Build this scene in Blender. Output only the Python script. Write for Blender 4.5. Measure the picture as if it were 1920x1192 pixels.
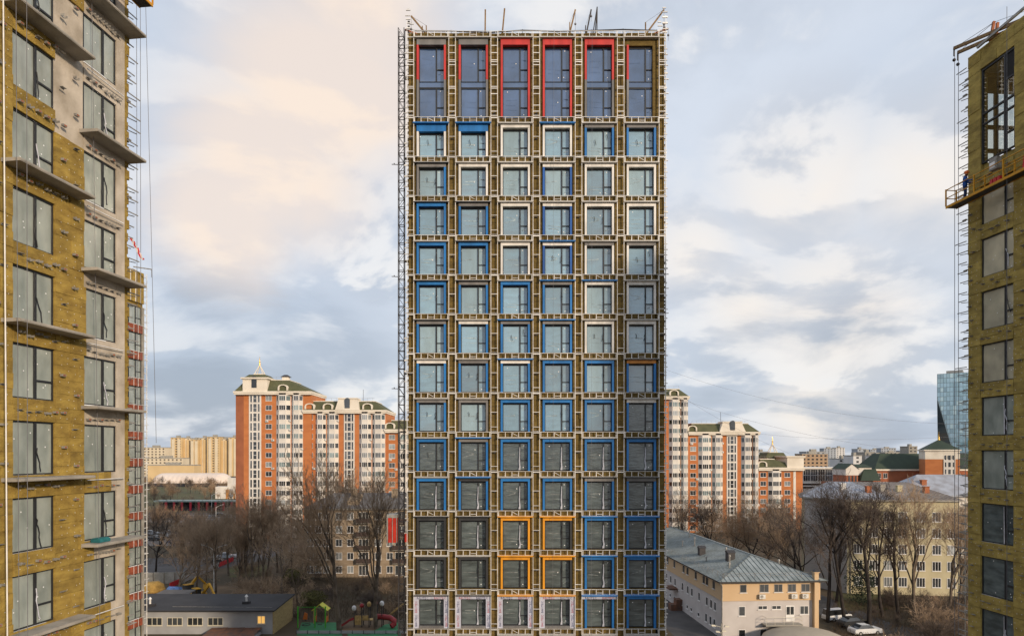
import bpy, math, random
from mathutils import Vector, Matrix
for o in list(bpy.data.objects): bpy.data.objects.remove(o)
R = random.Random(11)
sc = bpy.context.scene
COL = sc.collection
F, H, HY = 1300.0, 26.0, 850.0      # focal length in photo pixels, eye height in metres, horizon row

# ------------------------------------------------------------------ camera
cd = bpy.data.cameras.new('camera'); cam = bpy.data.objects.new('camera', cd); COL.objects.link(cam)
cam.location = (0, 0, H); cam.rotation_euler = (math.radians(90), 0, 0)
cd.sensor_width = 36; cd.lens = 36 * F / 1920; cd.shift_y = (HY - 596) / 1920
cd.clip_start = 0.5; cd.clip_end = 9000
sc.camera = cam

# ------------------------------------------------------------------ sky, sun, exposure
SUN_EL, SUN_AZ = math.radians(16), math.radians(142)      # azimuth clockwise from +Y: behind the camera, to the right
w = bpy.data.worlds.new('World'); sc.world = w; w.use_nodes = True
nt = w.node_tree; nt.nodes.clear()
def N(t, **k):
    n = nt.nodes.new(t)
    for a, b in k.items(): setattr(n, a, b)
    return n
L = nt.links.new
out = N('ShaderNodeOutputWorld'); bg = N('ShaderNodeBackground'); bg.inputs['Strength'].default_value = 0.1
L(bg.outputs[0], out.inputs[0])
sky = N('ShaderNodeTexSky', sky_type='NISHITA'); sky.sun_disc = False
sky.sun_elevation = SUN_EL; sky.sun_rotation = SUN_AZ; sky.altitude = 150; sky.dust_density = 2.0
tc = N('ShaderNodeTexCoord'); D = tc.outputs['Generated']
def M(op, a, b=None, c=None):
    n = N('ShaderNodeMath', operation=op)
    for i, v in enumerate((a, b, c)):
        if v is None: continue
        if isinstance(v, (int, float)): n.inputs[i].default_value = v
        else: L(v, n.inputs[i])
    return n.outputs[0]
def VM(op, a, b):
    n = N('ShaderNodeVectorMath', operation=op)
    for i, v in enumerate((a, b)):
        if isinstance(v, (tuple, Vector)): n.inputs[i].default_value = v
        else: L(v, n.inputs[i])
    return n
def MIX(fac, a, b):
    n = N('ShaderNodeMix', data_type='RGBA')
    for s, v in ((0, fac), (6, a), (7, b)):
        if isinstance(v, (int, float)): n.inputs[s].default_value = v
        elif isinstance(v, tuple): n.inputs[s].default_value = (*v, 1)
        else: L(v, n.inputs[s])
    return n.outputs[2]
def smooth(v, a, b, lo=0.0, hi=1.0):
    n = N('ShaderNodeMapRange', interpolation_type='SMOOTHSTEP')
    L(v, n.inputs[0])
    for i, x in zip((1, 2, 3, 4), (a, b, lo, hi)): n.inputs[i].default_value = x
    return n.outputs[0]
sep = N('ShaderNodeSeparateXYZ'); L(D, sep.inputs[0])
zc = M('ADD', M('MAXIMUM', sep.outputs[2], 0.0), 0.28)
uv = N('ShaderNodeCombineXYZ')
L(M('DIVIDE', sep.outputs[0], zc), uv.inputs[0]); L(M('DIVIDE', sep.outputs[1], zc), uv.inputs[1])
def noise(scale, detail, rough, off, dist=0.0, vec=None):
    mp = VM('ADD', vec or uv.outputs[0], off)
    n = N('ShaderNodeTexNoise'); L(mp.outputs[0], n.inputs['Vector'])
    n.inputs['Scale'].default_value = scale; n.inputs['Detail'].default_value = detail
    n.inputs['Roughness'].default_value = rough; n.inputs['Distortion'].default_value = dist
    return n.outputs[0]
nA = noise(0.8, 6, .5, (3.1, 7.7, 0), .2)           # slow drift of the high veil
UV2 = VM('MULTIPLY', uv.outputs[0], (.93, .93, 1)).outputs[0]     # the same sky a little higher up
nB = noise(1.9, 12, .535, (11.3, 2.2, 0), .3)
nB2 = noise(1.9, 12, .535, (11.3, 2.2, 0), .3, UV2)
nC = noise(0.7, 5, .5, (5.5, 21.2, 0), .3)           # where clouds take the low warm light
def spot(px, py, r0, r1, wb=14.0):                     # a cloud bank standing in one direction of the sky
    v = Vector(((px - 960) / F, 1, (HY - py) / F)).normalized()
    wob = M('MULTIPLY', M('SUBTRACT', nB, .5), wb)
    ang = M('ADD', M('MULTIPLY', M('ARCCOSINE', VM('DOT_PRODUCT', D, v).outputs['Value']), 57.3), wob)
    return smooth(ang, r0, r1, 1, 0)
veil = MIX(smooth(nA, .32, .66), (.60, .69, .83), (.75, .815, .92))
lit = smooth(M('SUBTRACT', nB, nB2), -.035, .045)      # tops of the billows catch the light, undersides stay grey
warm = smooth(nC, .58, .76, 0, .6)
for a in ((660, 20, 2, 10), (600, 150, 3, 11), (500, 290, 2, 10), (420, 400, 1, 8), (590, 350, 0, 8)):
    warm = M('MAXIMUM', warm, spot(*a))
top = MIX(warm, (1.0, .975, .95), (1.14, .92, .72))
under = MIX(warm, (.54, .60, .70), (.80, .72, .70))
cloud = MIX(lit, under, top)
cov = M('MULTIPLY', smooth(nB, .38, .64), smooth(nA, .25, .6, .55, 1))
wht = spot(1500, 350, 1, 8)
for a in ((1560, 590, 1, 9), (1740, 330, 0, 8), (1400, 570, 0, 6), (1520, 770, 1, 6), (1300, 480, 0, 6)):
    wht = M('MAXIMUM', wht, spot(*a))
cov = M('MAXIMUM', cov, M('MULTIPLY', M('MAXIMUM', wht, warm), .92))
base = MIX(M('MULTIPLY', cov, .80), veil, cloud)
base = MIX(M('MULTIPLY', wht, smooth(nB, .38, .58, .2, .9)), base, (1.04, .96, .88))
base = MIX(M('MULTIPLY', warm, .55), base, (1.08, .90, .75))
hor = smooth(sep.outputs[2], .02, .30, 1, 0)
base = MIX(M('MULTIPLY', hor, smooth(nB, .60, .38, .0, .45)), base, (.48, .54, .63))
drk = spot(330, 730, 2, 10)
for a in ((1640, 700, 1, 7), (1380, 670, 0, 6), (600, 690, 1, 8)):
    drk = M('MAXIMUM', drk, M('MULTIPLY', spot(*a), .7))
base = MIX(M('MULTIPLY', drk, smooth(nB, .62, .40, .15, .8)), base, (.37, .43, .53))
cl = N('ShaderNodeVectorMath', operation='SCALE'); L(base, cl.inputs[0]); cl.inputs['Scale'].default_value = 7.1
L(MIX(.93, sky.outputs[0], cl.outputs[0]), bg.inputs['Color'])

sd = bpy.data.lights.new('sun', 'SUN'); sun = bpy.data.objects.new('sun', sd); COL.objects.link(sun)
sd.energy = 2.6; sd.angle = math.radians(4); sd.color = (1, .80, .58)
to_sun = Vector((math.sin(SUN_AZ) * math.cos(SUN_EL), math.cos(SUN_AZ) * math.cos(SUN_EL), math.sin(SUN_EL)))
sun.rotation_euler = to_sun.to_track_quat('Z', 'Y').to_euler(); sun.location = (60, -80, 90)
vs = sc.view_settings; vs.view_transform = 'Standard'; vs.look = 'None'; vs.exposure = 0.45; vs.gamma = 1; vs.use_curve_mapping = False

# ------------------------------------------------------------------ materials
MATS = {}
def mat(name, col, rough=.8, var=.15, scale=1.5, bump=0.0, bscale=None, rnd=0.0, metal=0.0, ior=1.45, stretch=None, col2=None, detail=5, emit=None):
    """Principled surface: colour drifting between col and col2 (or darker col) by world-space noise, plus a per-piece offset rnd."""
    if name in MATS: return MATS[name]
    m = bpy.data.materials.new(name); m.use_nodes = True
    t = m.node_tree; n = t.nodes; k = t.links.new
    b = n['Principled BSDF']
    b.inputs['Roughness'].default_value = rough; b.inputs['Metallic'].default_value = metal; b.inputs['IOR'].default_value = ior
    g = n.new('ShaderNodeNewGeometry'); src = g.outputs['Position']
    if stretch:
        vm = n.new('ShaderNodeVectorMath'); vm.operation = 'MULTIPLY'; vm.inputs[1].default_value = stretch
        k(src, vm.inputs[0]); src = vm.outputs[0]
    nz = n.new('ShaderNodeTexNoise'); nz.inputs['Scale'].default_value = scale; nz.inputs['Detail'].default_value = detail
    k(src, nz.inputs['Vector'])
    mr = n.new('ShaderNodeMapRange'); mr.inputs[1].default_value = .32; mr.inputs[2].default_value = .68
    k(nz.outputs[0], mr.inputs[0])
    mx = n.new('ShaderNodeMix'); mx.data_type = 'RGBA'
    c2 = col2 or tuple(c * (1 - 2 * var) for c in col)
    c1 = col if col2 else tuple(min(1, c * (1 + var * .6)) for c in col)
    mx.inputs[6].default_value = (*c1, 1); mx.inputs[7].default_value = (*c2, 1)
    k(mr.outputs[0], mx.inputs[0]); cout = mx.outputs[2]
    if rnd:
        oi = n.new('ShaderNodeObjectInfo')
        r2 = n.new('ShaderNodeMapRange'); r2.inputs[3].default_value = 1 - rnd; r2.inputs[4].default_value = 1 + rnd
        k(oi.outputs['Random'], r2.inputs[0])
        sc_ = n.new('ShaderNodeVectorMath'); sc_.operation = 'SCALE'; k(cout, sc_.inputs[0]); k(r2.outputs[0], sc_.inputs['Scale'])
        cout = sc_.outputs[0]
    k(cout, b.inputs['Base Color'])
    if bump:
        n2 = n.new('ShaderNodeTexNoise'); n2.inputs['Scale'].default_value = bscale or scale * 6; n2.inputs['Detail'].default_value = 4
        k(src, n2.inputs['Vector'])
        bp = n.new('ShaderNodeBump'); bp.inputs['Strength'].default_value = bump; bp.inputs['Distance'].default_value = .05
        k(n2.outputs[0], bp.inputs['Height']); k(bp.outputs[0], b.inputs['Normal'])
    if emit:
        b.inputs['Emission Color'].default_value = (*emit[:3], 1); b.inputs['Emission Strength'].default_value = emit[3]
    MATS[name] = m
    return m
WOOL = mat('wool_olive', (.165, .113, .030), .95, .22, 2.2, .7, 14, .2, stretch=(1, 1, 2.5), col2=(.095, .062, .017))
WOOLM = mat('wool_mustard', (.36, .25, .056), .95, .22, 1.6, .8, 10, .16, stretch=(1, 1, 2.2), col2=(.215, .140, .030))
WOOLR = mat('wool_brown_olive', (.41, .31, .085), .95, .22, 1.6, .8, 10, .15, stretch=(1, 1, 2.2), col2=(.25, .185, .052))
CONC = mat('concrete_beige', (.56, .50, .42), .9, .2, .9, .35, 9, 0, col2=(.34, .295, .235), detail=8)
CONCG = mat('concrete_grey', (.36, .34, .30), .9, .2, 1.1, .3, 8, 0, col2=(.23, .22, .195))
GALV = mat('galvanised_steel', (.80, .795, .78), .5, .15, 1.4, rnd=.12, metal=.15)
GALVD = mat('dull_steel', (.34, .33, .31), .5, .2, 4, metal=.3)
RUST = mat('rust_primer', (.36, .12, .05), .8, .2, 6)
WOODY = mat('ochre_painted_steel', (.27, .17, .07), .7, .25, 5, col2=(.15, .085, .035))
DARKST = mat('dark_steel', (.045, .042, .045), .6, .2, 4)
FRAME = mat('anthracite_frame', (.022, .024, .028), .45, .1, 3)
SHAFT = mat('dark_interior', (.02, .02, .021), .9, .1, 2)  # near-black: the shade within walls and gaps is put into the colour
PC = {'R': mat('panel_red', (.54, .042, .036), .45, .13, 1.1, stretch=(1.6, 1, .45), rnd=.06),
      'B': mat('panel_blue', (.016, .17, .49), .45, .13, 1.1, stretch=(1.6, 1, .45), rnd=.08),
      'D': mat('panel_deep_blue', (.016, .105, .40), .45, .13, 1.1, stretch=(1.6, 1, .45), rnd=.08),
      'W': mat('panel_white', (.76, .74, .71), .5, .13, 1.1, stretch=(1.6, 1, .45), rnd=.05),
      'G': mat('panel_grey', (.19, .185, .185), .5, .13, 1.1, stretch=(1.6, 1, .45), rnd=.12),
      'A': mat('panel_anthracite', (.035, .037, .042), .5, .13, 1.1, stretch=(1.6, 1, .45), rnd=.1),
      'Y': mat('panel_yellow', (.72, .31, .018), .45, .13, 1.1, stretch=(1.6, 1, .45), rnd=.05),
      'O': mat('panel_orange', (.62, .25, .035), .45, .13, 1.1, stretch=(1.6, 1, .45)),
      'M': mat('vapour_membrane', (.47, .49, .60), .6, .09, 2.5, .15, 12),
      'g': mat('flashing_grey', (.42, .41, .39), .5, .08, 2)}
INKB, INKR = mat('print_navy', (.03, .035, .12), .7), mat('print_red', (.38, .05, .07), .7)
FILM = mat('pane_with_film', (.235, .385, .495), .09, .2, 1.0, .06, 5, .22, ior=2.05, stretch=(1, 1, 3.5), col2=(.20, .31, .39))
FILML = mat('dim_pane_with_creased_film', (.125, .155, .16), .10, .3, 1.1, .22, 4, .2, ior=1.9, stretch=(.7, 1, 3), col2=(.055, .07, .074))  # creased film, with the ground's dim reflection put into its darker colour
FILM2 = mat('pane_with_pale_film', (.30, .43, .50), .12, .2, .8, .08, 4, .2, ior=1.9, stretch=(2.2, 1, .9), col2=(.25, .345, .385), detail=8)
FILM3 = mat('pane_with_grey_film', (.19, .31, .395), .07, .25, .8, .04, 4, .2, ior=2.15, stretch=(.8, 1, 3), col2=(.17, .24, .29), detail=8)
CLEAR = mat('pane_coated', (.055, .105, .23), .04, .2, .6, .02, 2, .12, ior=2.3)
FILMG = mat('pane_milky', (.37, .41, .38), .16, .2, .9, .10, 4, .1, ior=1.8, stretch=(1.4, 1.4, .8), col2=(.23, .265, .245))
FILMS = mat('pane_straw_reflection', (.58, .54, .40), .14, .2, .9, .08, 4, .1, ior=1.9, col2=(.38, .36, .28))  # bright straw reflection of the upper windows, put into the colour
DOWEL = mat('dowel_plastic', (.58, .55, .45), .6, .05)
CREASE = mat('film_crease', (.36, .46, .51), .2, .25, 3, .2, 6, .2, ior=1.6)
CREASED = mat('film_crease_dim', (.22, .245, .25), .2, .3, 3, .2, 6, .2, ior=1.6)  # creases of the lower rows, the same dimness put into the colour
STICK = mat('white_sticker', (.8, .82, .84), .5, .02)
PLAST = mat('loose_film_strip', (.58, .60, .68), .35, .15, 6, .3, 8)
ROPE = mat('steel_rope', (.16, .16, .18), .5, .1)
WROPE = mat('white_rope', (.8, .78, .74), .7, .1)

# ------------------------------------------------------------------ mesh collector and object helpers
class MB:
    def __init__(s): s.v, s.f, s.m, s.sm = [], [], [], []
    def face(s, pts, mi=0, sm=False):
        b = len(s.v); s.v += [tuple(p) for p in pts]; s.f.append(tuple(range(b, b + len(pts)))); s.m.append(mi); s.sm.append(sm); return s
    def idx(s, vs, fs, mi=0, sm=False):
        b = len(s.v); s.v += [tuple(p) for p in vs]
        for f in fs: s.f.append(tuple(b + i for i in f)); s.m.append(mi); s.sm.append(sm)
        return s
    def hexa(s, p, mi=0): return s.idx(p, ((0, 3, 2, 1), (4, 5, 6, 7), (0, 1, 5, 4), (1, 2, 6, 5), (2, 3, 7, 6), (3, 0, 4, 7)), mi)
    def box(s, x0, x1, y0, y1, z0, z1, mi=0):
        return s.hexa([(x0, y0, z0), (x1, y0, z0), (x1, y1, z0), (x0, y1, z0), (x0, y0, z1), (x1, y0, z1), (x1, y1, z1), (x0, y1, z1)], mi)
    def prism(s, poly, z0, z1, mi=0):
        n = len(poly); vs = [(x, y, z0) for x, y in poly] + [(x, y, z1) for x, y in poly]
        return s.idx(vs, [tuple(range(n - 1, -1, -1)), tuple(range(n, 2 * n))] + [(i, (i + 1) % n, n + (i + 1) % n, n + i) for i in range(n)], mi)
    def extr(s, prof, x0, x1, mi=0):          # profile of (y, z) points drawn out along x
        n = len(prof); vs = [(x0, y, z) for y, z in prof] + [(x1, y, z) for y, z in prof]
        return s.idx(vs, [tuple(range(n)), tuple(range(2 * n - 1, n - 1, -1))] + [(i, n + i, n + (i + 1) % n, (i + 1) % n) for i in range(n)], mi)
    def tube(s, p, q, r0, r1=None, n=6, mi=0, sm=True, caps=True):
        p, q = Vector(p), Vector(q); d = q - p
        if d.length < 1e-6: return s
        d.normalize(); a = d.orthogonal().normalized(); b = d.cross(a); r1 = r0 if r1 is None else r1
        cs = [(math.cos(2 * math.pi * i / n), math.sin(2 * math.pi * i / n)) for i in range(n)]
        vs = [p + a * (c * r0) + b * (e * r0) for c, e in cs] + [q + a * (c * r1) + b * (e * r1) for c, e in cs]
        s.idx(vs, [(i, (i + 1) % n, n + (i + 1) % n, n + i) for i in range(n)], mi, sm)
        if caps: s.idx(vs, [tuple(range(n - 1, -1, -1)), tuple(range(n, 2 * n))], mi)
        return s
    def path(s, pts, rs, n=5, mi=0):           # one continuous tapering tube
        b = len(s.v); pts = [Vector(p) for p in pts]; ref = Vector((.31, .77, .55))
        for i, p in enumerate(pts):
            d = (pts[min(i + 1, len(pts) - 1)] - pts[max(i - 1, 0)]); d = d.normalized() if d.length > 1e-9 else Vector((0, 0, 1))
            a = d.cross(ref); a = a.normalized() if a.length > 1e-3 else d.orthogonal().normalized(); c = d.cross(a)
            for k in range(n):
                t = 2 * math.pi * k / n; v = p + (a * math.cos(t) + c * math.sin(t)) * rs[i]; s.v.append((v.x, v.y, v.z))
        for i in range(len(pts) - 1):
            for k in range(n):
                s.f.append((b + i * n + k, b + i * n + (k + 1) % n, b + (i + 1) * n + (k + 1) % n, b + (i + 1) * n + k)); s.m.append(mi); s.sm.append(True)
        return s
    def beam(s, p, q, w, h, mi=0, up=(0, 0, 1)):
        p, q = Vector(p), Vector(q); d = (q - p).normalized(); u = Vector(up)
        a = d.cross(u); a = a.normalized() if a.length > 1e-3 else d.orthogonal().normalized(); b = a.cross(d)
        o = [(-w / 2, -h / 2), (w / 2, -h / 2), (w / 2, h / 2), (-w / 2, h / 2)]
        return s.hexa([p + a * x + b * y for x, y in o] + [q + a * x + b * y for x, y in o], mi)
    def ball(s, c, r, n=8, m=5, mi=0, zs=1.0):
        c = Vector(c); vs = [c + Vector((0, 0, r * zs))]
        for i in range(1, m):
            t = math.pi * i / m
            vs += [c + Vector((r * math.sin(t) * math.cos(2 * math.pi * k / n), r * math.sin(t) * math.sin(2 * math.pi * k / n), r * zs * math.cos(t))) for k in range(n)]
        vs.append(c - Vector((0, 0, r * zs))); e = len(vs) - 1
        fs = [(0, 1 + k, 1 + (k + 1) % n) for k in range(n)] + [(e, 1 + (m - 2) * n + (k + 1) % n, 1 + (m - 2) * n + k) for k in range(n)]
        for i in range(m - 2): fs += [(1 + i * n + k, 1 + (i + 1) * n + k, 1 + (i + 1) * n + (k + 1) % n, 1 + i * n + (k + 1) % n) for k in range(n)]
        return s.idx(vs, fs, mi, True)
    def mesh(s, name, *mats):
        me = bpy.data.meshes.new(name); me.from_pydata(s.v, [], s.f)
        for m in mats: me.materials.append(m)
        if len(mats) > 1: me.polygons.foreach_set('material_index', s.m)
        if any(s.sm): me.polygons.foreach_set('use_smooth', s.sm)
        me.update(); return me
ACC = {}
def tag(o, label=None, cat=None, group=None, kind=None):
    for k, v in (('label', label), ('category', cat), ('group', group), ('kind', kind)):
        if v: o[k] = v
    return o
def thing(name, label, cat, loc=(0, 0, 0), rz=0.0, group=None, mesh=None):
    o = bpy.data.objects.new(name, mesh); COL.objects.link(o)
    if mesh is None: o.empty_display_size = .2
    o.location = loc; o.rotation_euler = (0, 0, rz); ACC[o.name] = Vector((0, 0, 0))
    return tag(o, label, cat, group)
def part(name, mesh, parent, loc=(0, 0, 0), rz=0.0, kind=None, label=None):
    """loc is given in the frame of the whole thing, for parts and sub-parts alike."""
    o = bpy.data.objects.new(name, mesh); COL.objects.link(o); o.parent = parent
    l = Vector(loc); o.location = l - ACC[parent.name]; o.rotation_euler = (0, 0, rz); ACC[o.name] = l
    return tag(o, label=label, kind=kind)
def struct(name, mesh, loc=(0, 0, 0), kind='structure', label=None):
    o = bpy.data.objects.new(name, mesh); COL.objects.link(o); o.location = loc; ACC[o.name] = Vector((0, 0, 0))
    if label: o['label'] = label
    o['kind'] = kind; return o
def gx(px, Y): return (px - 960) / F * Y
def gz(py, Y): return H - (py - HY) / F * Y
def at(px, py, Y): return Vector((gx(px, Y), Y, gz(py, Y)))
def gY(py, z=0.0): return F * (H - z) / (py - HY)          # distance of a point at height z seen on row py
# ------------------------------------------------------------------ the ground and what is laid on it
GROUND = mat('leaf_litter_ground', (.105, .072, .042), .95, .3, .09, .6, 1.2, col2=(.045, .038, .022), detail=9)
GRASSM = mat('worn_grass', (.075, .085, .022), .95, .3, .25, .6, 3, col2=(.075, .055, .028), detail=8)
ASPH = mat('asphalt', (.085, .08, .08), .85, .2, .35, .2, 8, col2=(.05, .048, .05), detail=8)
PAVE = mat('pale_path', (.22, .195, .175), .9, .2, .3, .2, 6, col2=(.14, .12, .11), detail=8)
DIRT = mat('bare_dirt', (.17, .115, .065), .95, .25, .25, .5, 3, col2=(.09, .062, .04), detail=8)
RUBBER = mat('green_rubber', (.04, .20, .085), .9, .15, .8, col2=(.035, .14, .065), detail=8)
KERB = mat('kerb_stone', (.34, .33, .31), .9, .15, 1)
b = MB(); b.face([(-6000, -3000, 0), (6000, -3000, 0), (6000, 8000, 0), (-6000, 8000, 0)])
struct('ground', b.mesh('ground', GROUND))
def sheet(name, pts, m, z):
    b = MB(); b.face([(x, y, z) for x, y in pts]); return struct(name, b.mesh(name, m))
def pxs(*pp): return [(gx(a, gY(c)), gY(c)) for a, c in pp]      # pixel of a ground point -> ground point
sheet('road', [(-400, 268), (-60, 268), (40, 268), (40, 304), (-400, 304)], ASPH, .006)
sheet('pavement', [(-400, 262), (40, 262), (40, 267.9), (-400, 267.9)], PAVE, .10)
sheet('parking_lot', [(-120, 196), (-84, 196), (-84, 226), (-120, 226)], PAVE, .004)
sheet('driveway', [(-130, 150), (-68, 152), (-60, 172), (-62, 205), (-72, 205), (-72, 175), (-130, 168)], ASPH, .008)
sheet('lawn', [(-520, 322), (-90, 322), (-120, 545), (-520, 545)], GRASSM, .005)
sheet('lawn', pxs((430, 1062), (500, 1058), (510, 1078), (430, 1082)), GRASSM, .012)
sheet('dirt_yard', pxs((400, 1098), (560, 1094), (540, 1130), (380, 1130)), DIRT, .010)
sheet('playground_surface', pxs((556, 1190), (566, 1166), (640, 1166), (642, 1196)), RUBBER, .012)
sheet('playground_surface', pxs((655, 1196), (650, 1186), (690, 1188), (722, 1170), (748, 1166), (752, 1196)), RUBBER, .016)
sheet('sand_pit', pxs((640, 1184), (650, 1162), (730, 1162), (722, 1182)), DIRT, .008)
sheet('courtyard_road', [(48, 84), (66, 84), (58, 108), (56, 150), (49, 150), (50, 108)], ASPH, .006)
sheet('lawn', pxs((1560, 1108), (1660, 1106), (1665, 1142), (1575, 1145)), GRASSM, .009)
sheet('yard', [(24, 60), (33.2, 60), (30.4, 97), (26.6, 150), (22, 150)], ASPH, .006)
for k in range(3):
    b = MB(); b.box(-400, 40, 274 + k * 9, 274.35 + k * 9, .010, .018); struct('road_marking', b.mesh('road_marking', STICK))
b = MB(); b.box(-400, 40, 267.9, 268.1, 0, .16); struct('kerb', b.mesh('kerb', KERB))
# ------------------------------------------------------------------ the tower in the middle
S = 22.5; TY = F / S
def lx(px): return (px - 960) / S
def lz(py): return H - (py - HY) / S
TW = thing('apartment_tower', 'tall unfinished tower in the middle with blue, white and red window surrounds', 'tower', (0, TY, 0))
CX = [809, 887.6, 966.2, 1044.9, 1123.5, 1202.1]; PX = [770.5, 848.3, 926.9, 1005.5, 1084.2, 1162.8, 1240.8]
PIT = 73.4; Y0 = 222.0; ROWS = 15; FH = PIT / S
b = MB(); b.box(lx(769), lx(1242), .42, 17, 0, lz(66)); part('wall', b.mesh('wall', SHAFT), TW)
b = MB(); b.box(lx(768), lx(1243), .1, 17.1, lz(66) + .004, lz(64)); b.box(lx(769), lx(1242), .2, .6, lz(64), lz(62)); part('roof_slab', b.mesh('roof_slab', CONCG), TW)
for s_, a in ((-1, lx(769) - .06), (1, lx(1242) + .002)): b = MB(); b.box(a, a + .058, .43, 17, 0, lz(67)); part('side_wall', b.mesh('side_wall', WOOL), TW)
# insulation boards of the piers
def board(w_, h_, d=.30, seed=0):
    r = random.Random(seed); b = MB()
    j = lambda a: r.uniform(-a, a)
    y = [-.0 + j(.012) for _ in range(4)]
    return b.hexa([(-w_ / 2 + .006, y[0], .006), (w_ / 2 - .006, y[1], .006), (w_ / 2 - .006, d, .006), (-w_ / 2 + .006, d, .006),
                   (-w_ / 2 + .006, y[2], h_ - .006), (w_ / 2 - .006, y[3], h_ - .006), (w_ / 2 - .006, d, h_ - .006), (-w_ / 2 + .006, d, h_ - .006)]).mesh('insulation_board', WOOL)
hh = FH / 3
bm_in = [board(1.12, hh, .42, i) for i in range(4)]; bm_ed = [board(.66, hh, .42, 20 + i) for i in range(3)]
bm_in2 = [board(1.12, FH * 2.167 / 6, .42, 40 + i) for i in range(3)]; bm_ed2 = [board(.66, FH * 2.167 / 6, .42, 50 + i) for i in range(2)]
for i, p in enumerate(PX):
    ed = i in (0, 6); xx = lx(p) + (.115 if i == 0 else -.115 if i == 6 else 0)
    for k in range(13):
        for q in range(3):
            part('insulation_board', R.choice(bm_ed if ed else bm_in), TW, (xx, R.uniform(-.015, .015), lz(Y0 + PIT * (k + 1)) + q * hh))
    for q in range(6):
        part('insulation_board' if q < 3 else 'pier_board', R.choice(bm_ed2 if ed else bm_in2), TW, (xx, R.uniform(-.015, .015), lz(Y0) + q * FH * 2.167 / 6))
    b = MB(); b.box(lx(p) - (.3 if ed else .55), lx(p) + (.3 if ed else .55), 0, .42, 0, lz(Y0 + PIT * 13) - .01); part('lower_pier', b.mesh('lower_pier', WOOL), TW)
# one ladder of steel rails with rungs for each pier and floor
def ladder(h_, rungs):
    b = MB(); wd = 6.2 / S
    for s_ in (-1, 1): b.box(s_ * wd - .021, s_ * wd + .021, -.30, -.22, 0, h_)
    for z, t in rungs: b.box(-wd + .028, wd - .028, -.285, -.235, z - t, z + t)
    for z, t in rungs[::2]:
        for s_ in (-1, 1): b.box(s_ * wd - .02, s_ * wd + .02, -.22, .01, z - .02, z + .02)
    b.box(-.12, .12, -.10, .03, rungs[1][0] - .13, rungs[1][0] - .07, 1); b.tube((0, -.16, rungs[1][0] - .1), (0, .0, rungs[1][0] - .1), .05, n=6, mi=1)
    return b.mesh('ladder_rail', GALV, DARKST)
lad = ladder(FH - .012, [(1.5 / S, .018), (36.6 / S, .018), (9 / S, .018), (FH - 1.8 / S, .036), (.055, .026)])
ladT = ladder(FH * 2.167 - .012, [(z, .025) for z in (.1, .45, .95, 1.9, 2.35, 2.5, 3.4, 4.3, 4.55, 4.7, 5.3, 5.9, 6.6)])
for p in PX:
    for k in range(14): part('ladder_rail', lad, TW, (lx(p), 0, lz(Y0 + PIT * (k + 1))))
    part('ladder_rail', ladT, TW, (lx(p), 0, lz(Y0)))
# spandrel: board, steel frame, flashing
def span_frame(seed):
    r = random.Random(seed); b = MB(); hw = 33 / S; hgt = 10.6 / S
    b.box(-hw, hw, -.30, -.24, -.034, -.005); b.box(-hw + .03, hw - .03, -.29, -.25, -hgt, -hgt + .026)
    for i in range(6):
        x = -hw + .09 + i * (2 * hw - .18) / 5
        b.hexa([(x - .032, -.285, -hgt + .041), (x + .02, -.285, -hgt + .041), (x + .02, -.245, -hgt + .041), (x - .032, -.245, -hgt + .041),
                (x - .018, -.285, -.052), (x + .018, -.285, -.052), (x + .018, -.245, -.052), (x - .018, -.245, -.052)])
        b.box(x - .02, x + .02, -.244, .02, -.24, -.21)
    x = -hw + .09 + 2 * (2 * hw - .18) / 5
    if r.random() < .6: b.beam((x + .05, -.27, -.12), (x + .45, -.27, -.34), .03, .03)
    else: b.beam((x + .06, -.26, -.30), (x + .50, -.26, -.30), .05, .03)
    return b.mesh('spandrel_frame', GALV)
SF = [span_frame(i) for i in range(4)]
b = MB(); b.box(-1.2, 1.2, 0, .42, -.60, .0); SBM = [b.mesh('spandrel_board', WOOL)]
for q in range(2):
    b = MB(); e = [-1.2, -.62 + q * .1, .02, .65 - q * .2, 1.2]
    for i in range(4): b.box(e[i] + .006, e[i + 1] - .006, R.uniform(-.02, .02), .42, -.60, R.uniform(-.02, .0))
    SBM.append(b.mesh('spandrel_board', WOOL))
STRIP = {}
def strip(c):
    if c not in STRIP:
        b = MB(); hw = 33.5 / S; d = -.36 if c in 'gA' else -.42; h_ = .055 if c in 'gA' else .085
        b.extr([(d, -.03), (d, h_ - .03), (.0, h_ + .02), (.0, -.03)], -hw, hw); STRIP[c] = b.mesh('flashing', PC[c])
    return STRIP[c]
HEADS = {}
def head(c, hp):
    if (c, hp) not in HEADS:
        b = MB(); hw = 27.3 / S
        if c == 'M': hw = 33 / S
        b.box(-hw, hw, -.16, .26, -hp, 0); HEADS[c, hp] = b.mesh('head_panel', PC[c])
    return HEADS[c, hp]
JAMBS = {}
def jamb(c, h_, side):
    key = (c, round(h_, 3), side)
    if key not in JAMBS:
        b = MB(); w_ = (3.7 if c != 'M' else 9.5) / S
        x0 = 0 if side > 0 else -w_
        b.box(x0, x0 + w_, -.15, .26, 0, h_); JAMBS[key] = b.mesh('jamb_panel', PC[c])
    return JAMBS[key]
def win_frame(h_):                               # frame with mullion and transom, width 2.0
    b = MB(); t = .06; hw = 1.05
    b.box(-hw, hw, .20, .32, 0, t); b.box(-hw, hw, .20, .32, h_ - .14, h_); b.box(-hw, -hw + t, .20, .32, t, h_ - .14); b.box(hw - t, hw, .20, .32, t, h_ - .14)
    m = .395; b.box(m - .05, m + .05, .19, .32, t, h_ - .14); z = t + .36 * (h_ - .2); b.box(m + .051, hw - t, .195, .32, z - .035, z + .035)
    return b
WFR = {}; PANES = {}
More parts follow.
